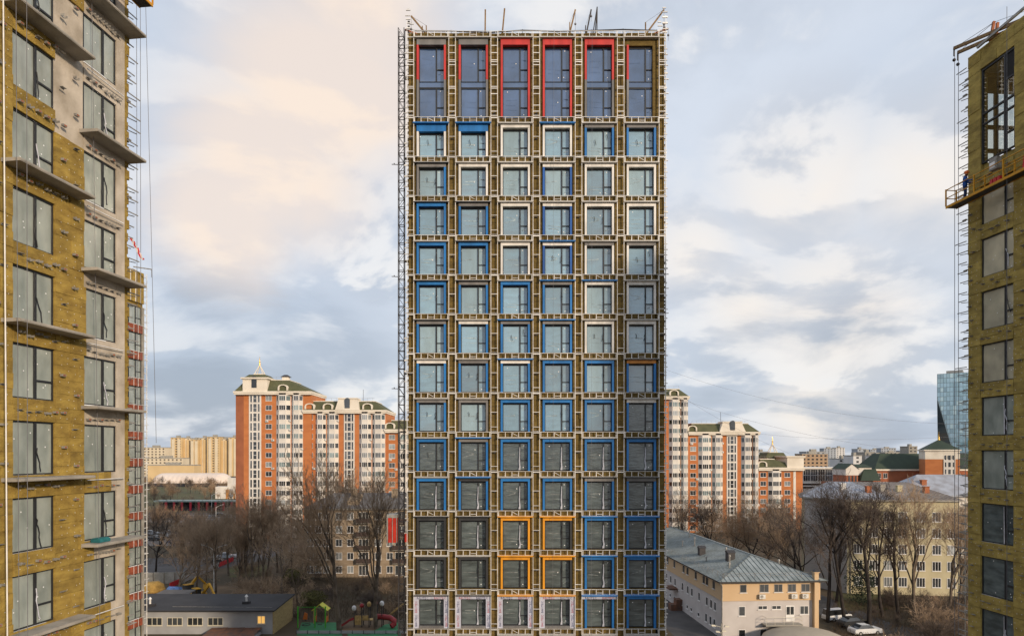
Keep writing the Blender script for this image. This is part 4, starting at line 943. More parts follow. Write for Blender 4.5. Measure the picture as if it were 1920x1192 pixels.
xa, xb = q(1455), q(1497); b = MB(); z1 = gz(848, YR); b.box(xa + .5, xb - .4, 9.5, 18, ze, zt - .2, 1); b.hexa([(xa, 9, zt - .2), (xb, 9, zt - .2), (xb, 18, zt - .2), (xa, 18, zt - .2), (xa + 1, 10, z1), (xb - 1, 10, z1), (xb - 1, 17, z1), (xa + 1, 17, z1)]); part('turret_roof', b.mesh('turret_roof', SHING, CREAM), tu)
spire(o, (xa + xb) / 2, 13, z1 + .2, .62)

# ------------------------------------------------------------------ five storey brick house left of the hoist
HB = mat('beige_brick', (.30, .235, .165), .9, .15, .6, .3, 12, .05, stretch=(1, 1, 3), col2=(.225, .172, .12))
SLATE = mat('grey_sheet_roof', (.13, .125, .125), .75, .2, .7, .2, 4, col2=(.09, .085, .085))
YH = 146.0; hx = lambda p: gx(p, YH)
o = thing('brick_house', 'five storey beige brick house with dark balconies behind the playground', 'house', (hx(660), YH, 0)); c0 = hx(660)
b = MB(); b.box(hx(570) - c0, hx(800) - c0, 0, 13, 0, 14.2); part('wall', b.mesh('wall', HB), o)
b = MB(); xa, xb = hx(568) - c0, hx(802) - c0; b.box(xa - .1, xb, -.5, 13.5, 14.2, 14.45); part('eaves', b.mesh('eaves', CONCG), o)
b = MB(); b.idx([(xa - .1, -.6, 14.455), (xb, -.6, 14.455), (xb, 13.6, 14.455), (xa - .1, 13.6, 14.455), (xa + 5, 6.5, 17.4), (xb - 3, 6.5, 17.4)], [(0, 1, 5, 4), (1, 2, 5), (2, 3, 4, 5), (3, 0, 4)]); rf = part('roof', b.mesh('roof', SLATE), o)
for px in (655, 733): x = hx(px) - c0; b = MB(); b.box(x - .6, x + .6, 4.2, 5.4, 15.4, 18.2); b.box(x - .75, x + .75, 4.05, 5.55, 18.2, 18.4); part('chimney', b.mesh('chimney', HB), rf)
b = MB(); x = hx(650) - c0; b.hexa([(x - .2, 1, 14.9), (x + 2.4, 1, 14.9), (x + 2.4, 5, 16.6), (x - .2, 5, 16.6), (x, 1, 16.1), (x + 2.2, 1, 16.1), (x + 2.2, 5, 17.3), (x, 5, 17.3)]); part('roof_hatch', b.mesh('roof_hatch', HB), rf)
wmn = [simple_window(1.35, 1.5, 2, m) for m in (GLD, GLL)]; wbal = simple_window(2.1, 2.1, 3, GLD)
b = MB(); b.box(-1.45, 1.45, -1.0, 0, -.12, 0); b.box(-1.45, 1.45, -1.04, -1.0, 0, .95, 1); b.box(-1.45, -1.41, -.99, 0, 0, .95, 1); b.box(1.41, 1.45, -.99, 0, 0, .95, 1); BALC = b.mesh('balcony', CONCG, mat('dark_balcony_rail', (.06, .04, .035), .8, .2, 3))
for k in range(5):
    z = .9 + k * 2.8
    for px in (582, 597, 612, 635.5, 657, 709, 731, 775): part('window', wmn[R.random() < .3], o, (hx(px) - c0, 0, z))
    for px in (682, 750):
        part('balcony_door', wbal, o, (hx(px) - c0, 0, z - .5))
        if k: part('balcony', BALC, o, (hx(px) - c0, 0, z - .65))
# ------------------------------------------------------------------ low shed with dark felt roof
SHW = mat('pale_blue_render', (.36, .37, .39), .9, .12, .5, .15, 6, col2=(.29, .30, .32)); FELT = mat('roofing_felt', (.045, .045, .05), .85, .3, .35, .25, 4, col2=(.028, .028, .032), detail=8)
YB = mat('yellow_brick', (.42, .32, .15), .9, .2, 1.5, .4, 10, col2=(.30, .225, .10), stretch=(1, 1, 3))
SX0, SX1, SY0, SY1 = -62.0, gx(511, 100), 100.0, 109.0
o = thing('low_shed', 'low pale blue shed with dark felt roof and one lit window', 'shed', ((SX0 + SX1) / 2, SY0, 0)); cx = (SX0 + SX1) / 2; a, c = SX0 - cx, SX1 - cx
b = MB(); b.box(a, c, 0, 8.8, 0, 3.3); part('wall', b.mesh('wall', SHW), o)
b = MB(); b.hexa([(c + .002, .02, 0), (c + .12, .02, 0), (c + .12, 8.8, 0), (c + .002, 8.8, 0), (c + .002, .02, 3.35), (c + .12, .02, 3.35), (c + .12, 8.8, 3.75), (c + .002, 8.8, 3.75)]); part('brick_end_wall', b.mesh('brick_end_wall', YB), o)
b = MB(); b.hexa([(a, -.45, 3.32), (c + .4, -.45, 3.32), (c + .4, 9.1, 3.78), (a, 9.1, 3.78), (a, -.45, 3.5), (c + .4, -.45, 3.5), (c + .4, 9.1, 3.98), (a, 9.1, 3.98)]); rf = part('roof', b.mesh('roof', FELT), o)
for (x, y, w_) in ((gx(465, 104) - cx, 3.4, .5), (gx(288, 103) - cx, 2.0, .7)):
    b = MB(); z = 3.5 + y * .05; b.box(x - w_, x + w_, y - .4, y + .4, z, z + .35); b.tube((x, y, z + .35), (x, y, z + 1.0), .16, n=8, mi=1); b.tube((x, y, z + 1.05), (x, y, z + 1.35), .26, .05, 8, 1); part('roof_vent', b.mesh('roof_vent', FELT, GALV), rf)
b = MB(); b.beam((gx(320, 101) - cx, 1.6, 3.62), (c - .5, 1.2, 3.59), .05, .04); part('roof_seam', b.mesh('roof_seam', GALVD), rf)
SWM = mat('cream_window_frame', (.62, .58, .47), .6, .08, 2)
def shed_win(w_, mt, n):
    b = MB(); h_ = 1.15; hw = w_ / 2; b.box(-hw, hw, -.05, .02, 0, .07); b.box(-hw, hw, -.05, .02, h_ - .07, h_)
    for i in range(n + 1): x = -hw + .035 + (w_ - .07) * i / n; b.box(x - .04, x + .04, -.045, .02, .07, h_ - .07)
    b.box(-hw + .03, hw - .03, -.015, .0, .05, h_ - .05, 1); b.box(-hw - .05, hw + .05, -.14, .02, -.08, -.004)
    return b.mesh('window', SWM, mt)
LIT = mat('lit_curtain', (.7, .42, .12), .6, .3, 1.4, col2=(.5, .25, .06), emit=(1, .55, .14, .55))
for px in (290, 328, 366, 404): part('window', shed_win(2.2, GLD, 3), o, (gx(px, 100) - cx, 0, 1.25))
part('window', shed_win(1.15, LIT, 2), o, (gx(490, 100) - cx, 0, 1.5), label='lit warm yellow window')
o = thing('lean_to', 'rusty lean-to roof at the bottom edge before the pale blue shed', 'lean-to', (gx(429, 97), 97.2, 0)); RUS = mat('rusty_sheet', (.20, .085, .045), .85, .3, 1.2, .3, 5, col2=(.09, .06, .05))
b = MB()
for i in range(9): x = -3.6 + i * .80; g = .03 * (i % 3); b.hexa([(x, -1.4, .50), (x + .78, -1.4, .50), (x + .78, 2.7, .90 + g), (x, 2.7, .90 + g), (x, -1.4, .55), (x + .78, -1.4, .55), (x + .78, 2.7, .95 + g), (x, 2.7, .95 + g)])
part('sheet_roof', b.mesh('sheet_roof', RUS), o); b = MB(); b.box(-3.5, 3.5, -1.2, 2.6, 0, .48); part('wall', b.mesh('wall', SHW), o)

# ------------------------------------------------------------------ office house with standing seam roof, right
OA = -.069; OY = 97.0; ox = gx(1354, OY)
PINK = mat('pink_render', (.55, .52, .51), .9, .1, .4, .15, 6, col2=(.46, .43, .42)); BEI = mat('beige_cladding', (.58, .42, .26), .9, .1, .5, .1, 6, col2=(.56, .40, .24))
ZSEAM = mat('seam_shadow_zinc', (.15, .175, .18), .6, .2, 2)  # darker than the sheet: the seams' cast shadow is put into the colour
ZINC = mat('zinc_sheet', (.36, .40, .405), .5, .18, .5, .1, 5, metal=.15, col2=(.185, .215, .21), detail=9)
o = thing('office_house', 'pink and beige two storey office house with grey green seam roof', 'office', (ox, OY, 0), OA * -1 if False else .069)
OW, OD = 14.2, 54.0
b = MB(); b.box(.12, OW - .5, .12, OD, 0, 5.6); part('lower_wall', b.mesh('lower_wall', PINK), o)
b = MB(); b.box(0, OW, 0, OD + .1, 5.4, 7.95); b.box(-.02, OW + .02, -.03, OD, 5.38, 5.46); part('upper_wall', b.mesh('upper_wall', BEI), o)
b = MB(); b.box(-.55, OW + .55, -.6, OD + .6, 7.952, 8.22); part('eaves', b.mesh('eaves', DARKST), o)
b = MB(); e0, e1, zr_ = -.75, OW + .75, 10.75; xm = OW / 2; z = 8.225
b.idx([(e0, -.8, z), (e1, -.8, z), (e1, OD + .8, z), (e0, OD + .8, z), (xm, 7.0, zr_), (xm, OD - 7, zr_)], [(0, 1, 4), (1, 2, 5, 4), (2, 3, 5), (3, 0, 4, 5)]); rf = part('roof', b.mesh('roof', ZINC), o)
sl = (zr_ - z) / (xm - e0); seam = MB().box(-.5, .5, -.025, .025, 0, .05)
def sbar(p, q_): b = MB(); b.beam(p, q_, .05, .07); part('roof_seam', b.mesh('roof_seam', ZSEAM), rf)
y = 0.0
while y < OD:
    t = min(1, (y + .8) / 7.8, (OD + .8 - y) / 7.8); sbar((e0, y, z + .03), (e0 + (xm - e0) * t, y, z + (zr_ - z) * t + .03)); y += .62
for i in range(21):
    x = e0 + .7 * (i + .6); t = min(1, (x - e0) / (xm - e0), (e1 - x) / (e1 - xm)); sbar((x, -.8, z + .03), (x, -.8 + 7.8 * t, z + (zr_ - z) * t + .03))
for p, q_ in (((e0, -.8, z), (xm, 7, zr_)), ((e1, -.8, z), (xm, 7, zr_)), ((xm, 7, zr_), (xm, OD - 7, zr_))): sbar(Vector(p) + Vector((0, 0, .05)), Vector(q_) + Vector((0, 0, .05)))
b = MB()                                                     # snow guard along the eaves
for i in range(26): y = .2 + i * 2.0; b.tube((e0 + .9, y, z + .3), (e0 + .9, y, z + 1.0), .025, n=4); b.tube((e0 + .9, y, z + .95), (e0 + 1.7, y, z + .62), .02, n=4)
for zz in (.65, .98): b.tube((e0 + .9, .2, z + zz), (e0 + .9, 50, z + zz), .022, n=4)
for i in range(7): x = e0 + 1.0 + i * 2.25; b.tube((x, .1, z + .3), (x, .1, z + 1.0), .025, n=4); b.tube((x, .1, z + .95), (x, .9, z + .65), .02, n=4)
for zz in (.65, .98): b.tube((e0 + .9, .1, z + zz), (e1 - 1, .1, z + zz), .022, n=4)
part('snow_guard', b.mesh('snow_guard', GALVD), rf)
for (x, y, w_, h_) in ((4.3, 8.0, .55, 1.5), (3.0, 17, .5, 1.4)):
    b = MB(); zz = z + sl * (x - e0) - .3; b.box(x - w_, x + w_, y - w_, y + w_, zz, zz + h_); b.extr([(y - w_ - .1, zz + h_ + .01), (y, zz + h_ + .35), (y + w_ + .1, zz + h_ + .01)], x - w_ - .1, x + w_ + .1); part('roof_vent', b.mesh('roof_vent', DARKST), rf)
for (x, y, h_) in ((3.1, 5.2, 1.6), (2.6, 4.0, .8), (5.2, 12, 1.1), (4.2, 24, 1.6), (3.0, 27, 1.0), (2.0, 12, .8), (5.9, 32, 1.4), (10.5, 5, .7), (2.5, 36, 1.0)):
    b = MB(); zz = z + sl * (min(x, OW - x) - e0) - .2; b.tube((x, y, zz), (x, y, zz + h_), .11, n=7); b.tube((x, y, zz + h_), (x, y, zz + h_ + .22), .2, .14, 7); part('vent_pipe', b.mesh('vent_pipe', GALVD), rf)
# windows of the front and of the long side
GRW = mat('grey_frame', (.30, .27, .25), .6, .1, 2)
def rwin(w_, h_, n, fr=WFRM, mt=GLD):
    b = MB(); a = w_ / 2; t = .06; b.box(-a, a, -.04, .02, 0, t); b.box(-a, a, -.04, .02, h_ - t, h_)
    for i in range(n + 1): x = -a + t / 2 + (w_ - t) * i / n; b.box(x - t / 2, x + t / 2, -.038, .02, t, h_ - t)
    b.box(-a + .03, a - .03, -.012, .0, t * .6, h_ - t * .6, 1); b.box(-a - .08, a + .08, -.13, .02, -.09, -.004, 2)
    return b.mesh('window', fr, mt, WFRM)
fx = lambda zx: (zx - 637) / 5.137 / 13.4 * 1.02
for zx, w_, n in ((842, .95, 1), (1045, 1.3, 2), (1183, 1.2, 2), (1316, 1.2, 2), (1450, 1.25, 2)): part('window', rwin(w_, 1.12, n, GRW), o, (fx(zx), -.002, 6.55))
part('window', rwin(.95, 1.35, 1), o, (fx(832), .118, 3.25))
for zx in (1033, 1168): part('window', rwin(1.35, .55, 2), o, (fx(zx), .118, 4.1))
part('window', rwin(1.25, 1.2, 2), o, (fx(1440), .118, 3.35))
for zx in (832, 1040, 1160): part('window', rwin(1.0, 1.0, 1), o, (fx(zx), .118, .35))
b = MB(); b.box(-.62, .62, -.04, .02, 0, 2.25); b.box(-.52, -.05, -.06, -.041, 1.0, 2.1, 1); b.box(.05, .52, -.06, -.041, 1.0, 2.1, 1); part('balcony_door', b.mesh('balcony_door', WFRM, GLD), o, (fx(1302), .118, 2.35))
b = MB(); b.box(-2.6, 2.7, -1.3, .1, -.3, -.12); bl = part('balcony', b.mesh('balcony', CONCG), o, (fx(1200), 0, 2.35))
b = MB()
for x in (-2.55, -1.3, 0, 1.3, 2.6): b.tube((x, -1.25, -.12), (x, -1.25, .9), .025, n=5)
b.tube((-2.55, -1.25, .9), (2.6, -1.25, .9), .03, n=5)
for x in (-2.55, 2.6): b.tube((x, -1.25, .9), (x, .1, .9), .03, n=5); b.tube((x, -1.25, .4), (x, .1, .4), .02, n=5)
b.tube((-2.55, -1.25, .4), (2.6, -1.25, .4), .02, n=5); part('railing', b.mesh('railing', SWM), bl, (fx(1200), 0, 2.35))
b = MB(); b.box(-.3, .3, -.55, .15, 0, 9.3); b.box(-.42, .42, -.67, .25, 9.3, 9.4); b.hexa([(-.4, -.65, 9.401), (.4, -.65, 9.401), (.4, .2, 9.401), (-.4, .2, 9.401), (-.08, -.3, 9.75), (.08, -.3, 9.75), (.08, -.1, 9.75), (-.08, -.1, 9.75)], 1); part('flue', b.mesh('flue', BEI, DARKST), o, (fx(1541), 0, 0))
for zx in (1017, 1330, 1437): part('air_conditioner', ACMESH, o, (fx(zx), 0, 5.72))
b = MB(); b.tube((.0, -.12, 0), (.0, -.12, 7.6), .07, n=6); b.tube((.0, -.12, 7.6), (-.5, -.4, 8.0), .07, n=6); part('downpipe', b.mesh('downpipe', GALVD), o, (-.05, 0, 0))
sw = rwin(.95, 1.15, 1, GRW); sw2 = rwin(.85, 1.25, 1); sw3 = rwin(.85, .6, 1)
for i, y in enumerate((3.2, 6.0, 7.4, 11, 15, 17, 22, 26, 28, 34, 37, 42)): part('window', sw, o, (-.002, y, 6.5), -math.pi / 2)
for i, y in enumerate((3.0, 4.6, 6.4, 9.8, 13.2, 15.2, 18, 22, 24.5, 27, 32, 36)): part('window', sw2, o, (.118, y, 3.4), -math.pi / 2); part('window', sw3 if i > 2 else sw2, o, (.118, y + .3, .9), -math.pi / 2)
b = MB(); b.extr([(20.5, 2.9), (23.5, 2.9), (23.5, 3.2), (20.5, 3.2)], -1.3, .1); part('entrance_canopy', b.mesh('entrance_canopy', RUS), o)
b = MB(); b.box(-.9, .12, 18, 19.6, 0, 1.8); b.box(-1.8, -.9, 18, 19.6, 0, 1.0); part('steps', b.mesh('steps', RUS), o)
o = thing('street_lamp', 'cluster of floodlights on a pole at the near corner of the office house', 'lamp', (ox - .5, OY - 1.2, 0))
b = MB(); b.tube((0, 0, 0), (0, 0, 2.6), .07, n=7); part('pole', b.mesh('pole', GALVD), o)
for sx, sz in ((-1.1, 2.35), (.75, 2.25), (-.5, 1.5), (.35, 1.6)): b = MB(); b.tube((0, 0, sz - .3), (sx * .7, -.1, sz - .05), .03, n=5); b.hexa([(sx - .3, -.3, sz - .08), (sx + .3, -.3, sz - .14), (sx + .3, .15, sz - .14), (sx - .3, .15, sz - .08), (sx - .25, -.25, sz + .08), (sx + .25, -.25, sz + .02), (sx + .25, .1, sz + .02), (sx - .25, .1, sz + .08)]); part('floodlight', b.mesh('floodlight', SWM), o)
o = thing('round_canopy', 'pale domed canopy at the bottom edge before the office house', 'canopy', (gx(1512, 92), 92.5, 0)); DOMEM = mat('pale_canvas', (.42, .37, .29), .8, .15, .6, col2=(.34, .30, .24))
b = MB(); b.ball((0, 0, .9), 5.6, 20, 12, 0, .30); part('cover', b.mesh('cover', DOMEM), o); b = MB()
for i in range(6): b.tube((5.2 * math.cos(i * 1.047), 5.2 * math.sin(i * 1.047), 0), (5.2 * math.cos(i * 1.047), 5.2 * math.sin(i * 1.047), 1.2), .06, n=5)
part('posts', b.mesh('posts', GALVD), o)

# ------------------------------------------------------------------ yellow four storey house among trees, white house behind
YELH = mat('pale_yellow_render', (.51, .455, .30), .9, .12, .4, .15, 6, col2=(.42, .37, .24)); GREYR = mat('grey_end_render', (.40, .38, .36), .9, .12, .3, .15, 6, col2=(.32, .30, .29))
ROOFB = mat('worn_sheet_roof', (.33, .36, .42), .6, .25, .5, .2, 4, col2=(.22, .22, .24), detail=7); ROOFW = mat('brown_sheet_roof', (.24, .21, .19), .8, .2, .6, .2, 4, col2=(.17, .145, .13))
P = [Vector((58.0, 137.5)), Vector((gx(1588, 129), 129)), Vector((gx(1799, 126.5), 126.5)), Vector((84, 141)), Vector((61, 146))]
c0 = Vector((70, 133)); Q = [p - c0 for p in P]
o = thing('yellow_house', 'pale yellow four storey house with sheet roof behind bare trees', 'house', (c0.x, c0.y, 0)); ZE = 17.2
b = MB(); b.prism([tuple(p) for p in Q], 0, ZE); part('wall', b.mesh('wall', YELH), o)
a, c = Q[0], Q[1]; d = (c - a).normalized(); nn = Vector((d.y, -d.x)); b = MB(); b.hexa([(*(a - nn * -.02), 0), (*(c + nn * .02), 0), (*c, 0), (*a, 0), (*(a + nn * .02), ZE - .01), (*(c + nn * .02), ZE - .01), (*c, ZE - .01), (*a, ZE - .01)]); part('end_wall', b.mesh('end_wall', GREYR), o)
ctr = sum(Q, Vector((0, 0))) / 5; E_ = [p + (p - ctr).normalized() * .8 for p in Q]; r0, r1 = Vector((-6.5, 6.5)), Vector((7.5, 3.0)); zr = 20.4
b = MB(); b.prism([tuple(p) for p in E_], ZE + .002, ZE + .3); part('eaves', b.mesh('eaves', CONCG), o)
V3 = [(*p, ZE + .304) for p in E_] + [(*r0, zr), (*r1, zr)]
b = MB(); V3 += [tuple(Vector(V3[1]).lerp(Vector(V3[2]), .45)), tuple(Vector(V3[5]).lerp(Vector(V3[6]), .3))]; b.idx(V3, [(0, 1, 5), (1, 7, 8, 5)], 0); b.idx(V3, [(7, 2, 6, 8), (2, 3, 6), (3, 4, 5, 8, 6), (4, 0, 5)], 1); rf = part('roof', b.mesh('roof', ROOFB, ROOFW), o)
def on_roof(t, s):                                    # point of the long front slope
    u = Vector(V3[1]).lerp(Vector(V3[2]), t); v = Vector(V3[5]).lerp(Vector(V3[6]), t); return u.lerp(v, s)
for i in range(24): b = MB(); b.beam(on_roof(i / 24 + .02, 0) + Vector((0, 0, .03)), on_roof(i / 24 + .02, 1) + Vector((0, 0, .03)), .05, .07); part('roof_seam', b.mesh('roof_seam', ROOFB if i < 10 else ROOFW), rf)
for t, s, m in ((.08, .55, GALV), (.30, .4, RUST), (.47, .5, CONCG), (.62, .45, YELH), (.86, .4, RUST)): p = on_roof(t, s); b = MB(); b.box(p.x - .45, p.x + .45, p.y - .4, p.y + .4, p.z - .4, p.z + 1.1); b.box(p.x - .55, p.x + .55, p.y - .5, p.y + .5, p.z + 1.1, p.z + 1.2); part('chimney', b.mesh('chimney', m), rf)
b = MB()
for i in range(28): p = on_roof(i / 27, .06); b.tube(p, p + Vector((0, 0, .8)), .03, n=4)
b.tube(on_roof(0, .06) + Vector((0, 0, .8)), on_roof(1, .06) + Vector((0, 0, .8)), .03, n=4); part('roof_rail', b.mesh('roof_rail', GALVD), rf)
d = (Q[2] - Q[1]); ang = math.atan2(d.y, d.x); wy = [simple_window(1.5, 1.75, 3, m) for m in (GLD, GLL)]
for k in range(5):
    for i, t in enumerate((.10, .24, .37, .50, .66, .80, .93)): p = Q[1] + d * t; part('window', wy[R.random() < .25], o, (p.x, p.y, 14.1 - k * 3.0 - .9 + .3), ang)
p = Q[1] + d * .03; b = MB(); b.tube((p.x, p.y - .12, 0), (p.x, p.y - .12, ZE), .08, n=6); part('downpipe', b.mesh('downpipe', GALVD), o)
o = thing('white_house', 'white house with pale blue sheet roof behind the yellow house', 'house', (gx(1765, 172), 172, 0))
b = MB(); b.box(-9, 16, 0, 14, 0, 15.6); part('wall', b.mesh('wall', WHT), o); zc_ = 15.6
b = MB(); b.idx([(-9.6, -.6, 15.62), (16.6, -.6, 15.62), (16.6, 14.6, 15.62), (-9.6, 14.6, 15.62), (-2, 7, 20.6), (10, 7, 20.6)], [(0, 1, 5, 4), (1, 2, 5), (2, 3, 4, 5), (3, 0, 4)]); b.box(-9.7, 16.7, -.7, 14.7, 15.3, 15.61); rf = part('roof', b.mesh('roof', ROOFB), o)
b = MB(); b.box(-3, -1.8, 3, 4, 16.8, 19.2); b.box(-3.1, -1.7, 2.9, 4.1, 19.2, 19.4); part('chimney', b.mesh('chimney', RUST), rf)
for k in range(5):
    for i in range(3): part('window', wy[0], o, (-6 + i * 4, 0, 12.4 - k * 3), 0)
    b = MB(); b.box(4.6, 7.2, -1.1, 0, 12.0 - k * 3, 12.15 - k * 3); b.box(4.6, 7.2, -1.12, -1.05, 12.15 - k * 3, 13.1 - k * 3); part('balcony', b.mesh('balcony', CONCG), o)

# ------------------------------------------------------------------ brick complex with dark green roofs, right background
YC = 300.0; X = lambda p: gx(p, YC); Z = lambda p: gz(p, YC)
DGR = mat('dark_green_roof', (.035, .055, .036), .8, .2, .3, .1, 3, col2=(.025, .04, .028))
o = thing('brick_hall', 'long brick hall with steep dark green roof around a brick tower', 'hall', (X(1700), YC, 0)); c0 = X(1700)
b = MB(); b.box(X(1637) - c0, X(1880) - c0, 0, 18, 0, Z(882)); part('wall', b.mesh('wall', BRK_D), o); b = MB(); b.box(X(1635) - c0, X(1882) - c0, -.5, 18.4, Z(882) + .01, Z(879)); part('cornice', b.mesh('cornice', CREAM), o)
b = MB(); xa, xb = X(1640) - c0, X(1880) - c0; b.hexa([(xa, 0, Z(879) + .01), (xb, 0, Z(879) + .01), (xb, 18, Z(879) + .01), (xa, 18, Z(879) + .01), (xa + 5.5, 6, Z(850)), (xb - 5, 6, Z(850)), (xb - 5, 12, Z(850)), (xa + 5.5, 12, Z(850))]); part('roof', b.mesh('roof', DGR), o)
hw_ = simple_window(1.8, 2.2, 2, GLD)
for px in (1648, 1660, 1783, 1797):
    for z in (Z(892), Z(908)): part('window', hw_, o, (X(px) - c0, 0, z - 1))
o = thing('brick_tower', 'square brick tower with green pyramid roof and thin finial', 'tower', (X(1739), YC - 8, 0), math.radians(-20)); hw = 6.2
b = MB(); b.box(-hw, hw, -hw, hw, 0, Z(860)); part('wall', b.mesh('wall', BRK_O), o); zc1 = Z(845)
b = MB(); b.box(-hw - .05, hw + .05, -hw - .05, hw + .05, Z(860) + .01, zc1); b.box(-hw - .5, hw + .5, -hw - .5, hw + .5, zc1 + .01, zc1 + .5); part('white_crown', b.mesh('white_crown', CREAM), o)
b = MB(); b.box(.4, 4.6, -hw - .25, -hw - .002, 0, Z(860)); part('stair_front', b.mesh('stair_front', WHT), o)
for k in range(9): b = MB(); zz = Z(853) - k * 2.9; [b.box(x - wd, x + wd, -hw - .3, -hw - .26, zz - 1.9, zz) for x, wd in ((1.1, .22), (2.5, .42), (3.9, .22))]; part('stair_window', b.mesh('stair_window', GLD), o)
b = MB(); s_ = hw + .3; zz = zc1 + .51; b.idx([(-s_, -s_, zz), (s_, -s_, zz), (s_, s_, zz), (-s_, s_, zz), (0, 0, Z(824))], [(0, 1, 4), (1, 2, 4), (2, 3, 4), (3, 0, 4), (3, 2, 1, 0)]); rf = part('roof', b.mesh('roof', DGR), o)
b = MB(); zz = Z(824); b.tube((0, 0, zz - .3), (0, 0, zz + .8), .5, .2, 7); b.ball((0, 0, zz + .9), .35); b.tube((0, 0, zz + 1), (0, 0, zz + 3.2), .1, .02, 5); part('finial', b.mesh('finial', GOLD), rf)
o = thing('gabled_annex', 'white gabled annex with brick base beside the green roofed hall', 'annex', (X(1595), YC - 4, 0)); x0 = X(1595)
xa, xb = X(1578) - x0, X(1600) - x0
b = MB(); b.box(xa, xb, 0, 12, 0, Z(890)); b.box(X(1555) - x0, X(1640) - x0, .5, 12, 0, Z(903)); part('wall', b.mesh('wall', BRK_D), o)
b = MB(); xm = (xa + xb) / 2; b.idx([(xa - .2, -.1, Z(890)), (xb + .2, -.1, Z(890)), (xb + .2, -.1, Z(878)), (xm, -.1, Z(869)), (xa - .2, -.1, Z(878))] + [(xa - .2, 12, Z(890)), (xb + .2, 12, Z(890)), (xb + .2, 12, Z(878)), (xm, 12, Z(869)), (xa - .2, 12, Z(878))], [(0, 1, 2, 3, 4), (0, 5, 6, 1), (1, 6, 7, 2), (9, 8, 7, 6, 5), (4, 9, 5, 0)]); b.idx([(xb + .5, -.5, Z(878) - .2), (xm, -.5, Z(869) + .1), (xm, 12.5, Z(869) + .1), (xb + .5, 12.5, Z(878) - .2), (xa - .5, -.5, Z(878) - .2), (xa - .5, 12.5, Z(878) - .2)], [(0, 3, 2, 1), (1, 2, 5, 4)], 1); part('gable', b.mesh('gable', WHT, DGR), o)
b = MB(); b.box(xb + .6, X(1632) - x0, 3, 12, Z(890), Z(876)); b.hexa([(X(1603) - x0, -1, Z(900)), (X(1640) - x0, -1, Z(900)), (X(1640) - x0, 6, Z(900)), (X(1603) - x0, 6, Z(900)), (X(1618) - x0, 3, Z(879)), (X(1640) - x0, 3, Z(879)), (X(1640) - x0, 6, Z(879)), (X(1618) - x0, 6, Z(879))], 1); b.hexa([(xb + .3, 2.5, Z(876)), (X(1634) - x0, 2.5, Z(876)), (X(1634) - x0, 12.5, Z(876)), (xb + .3, 12.5, Z(876)), (xb + .3, 6, Z(870)), (X(1625) - x0, 6, Z(870)), (X(1625) - x0, 8, Z(870)), (xb + .3, 8, Z(870))], 1); part('side_wing', b.mesh('side_wing', WHT, DGR), o)
for x in (-2.6, -1.2, .2): b = MB(); b.box(x - .35, x + .35, -.16, -.11, Z(905), Z(891)); part('window', b.mesh('window', GLD), o)
o = thing('glazed_hall', 'white modern hall with a wide band of dark glazing', 'hall', (gx(1545, 335), 335, 0)); x0 = gx(1545, 335); XX = lambda p: gx(p, 335) - x0; ZZ = lambda p: gz(p, 335)
b = MB(); b.box(XX(1490), XX(1592), 0, 20, 0, ZZ(902)); b.box(XX(1490), XX(1592), .0, 20, ZZ(879), ZZ(876)); b.box(XX(1490), XX(1592), 1.2, 20, ZZ(902), ZZ(879)); part('wall', b.mesh('wall', WHT), o)
for i in range(6): b = MB(); xa = XX(1507) + i * (XX(1590) - XX(1507)) / 6; b.box(xa + .2, xa + 3.4, .9, 1.19, ZZ(901), ZZ(880)); w1 = part('window', b.mesh('window', GLD), o); b = MB(); [b.box(xa + .2 + k * 1.06, xa + .3 + k * 1.06, .8, .89, ZZ(901), ZZ(880)) for k in range(4)]; b.box(xa + .2, xa + 3.4, .82, .88, ZZ(891), ZZ(890.4)); part('window_bars', b.mesh('window_bars', WFRM), w1)
for zz in (906, 912): b = MB(); b.box(XX(1500), XX(1590), -.1, -.01, ZZ(zz + 3), ZZ(zz)); part('window_band', b.mesh('window_band', GLD), o)
# the slanted glass tower
YG = 600.0; X = lambda p: gx(p, YG); Z = lambda p: gz(p, YG)
GT = [mat('curtain_glass_%s' % n_, c_, .05, .15, .02, 0, 1, 0, ior=2.6) for n_, c_ in (('teal', (.20, .38, .46)), ('blue', (.26, .46, .58)), ('pale', (.42, .62, .68)), ('deep', (.13, .27, .35)))]
GTD = mat('curtain_glass_dark', (.022, .034, .042), .05, .5, .03, 0, 1, 0, ior=1.6, col2=(.06, .085, .09)); MUL = mat('glass_tower_mullion', (.22, .30, .34), .4)
o = thing('glass_tower', 'blue glass office tower with a dark slanted facet, far right', 'tower', (X(1757), YG, 0), math.radians(-36)); x0 = X(1757); W_, ztop = 40.0, Z(701)
zf = Z(748); xr = X(1792) - x0
b = MB(); b.idx([(0, 0, ztop), (W_, 0, ztop), (W_, 0, 0), (xr * 1.15, 0, 0), (0, 0, zf), (0, 30, ztop), (W_, 30, ztop), (W_, 30, 0), (0, 12, 0), (0, 30, 0)], [(0, 4, 3, 2, 1), (0, 1, 6, 5), (1, 2, 7, 6), (6, 7, 9, 5)], 0); b.face([(0, 0, zf), (0, 12, 0), (xr * 1.15, 0, 0)], 1); b.face([(0, 0, ztop), (0, 30, ztop), (0, 30, 0), (0, 12, 0), (0, 0, zf)], 1); part('body', b.mesh('body', MUL, GTD), o)
b = MB(); nx, nz = 17, 24; pw, ph = W_ / nx, ztop / nz
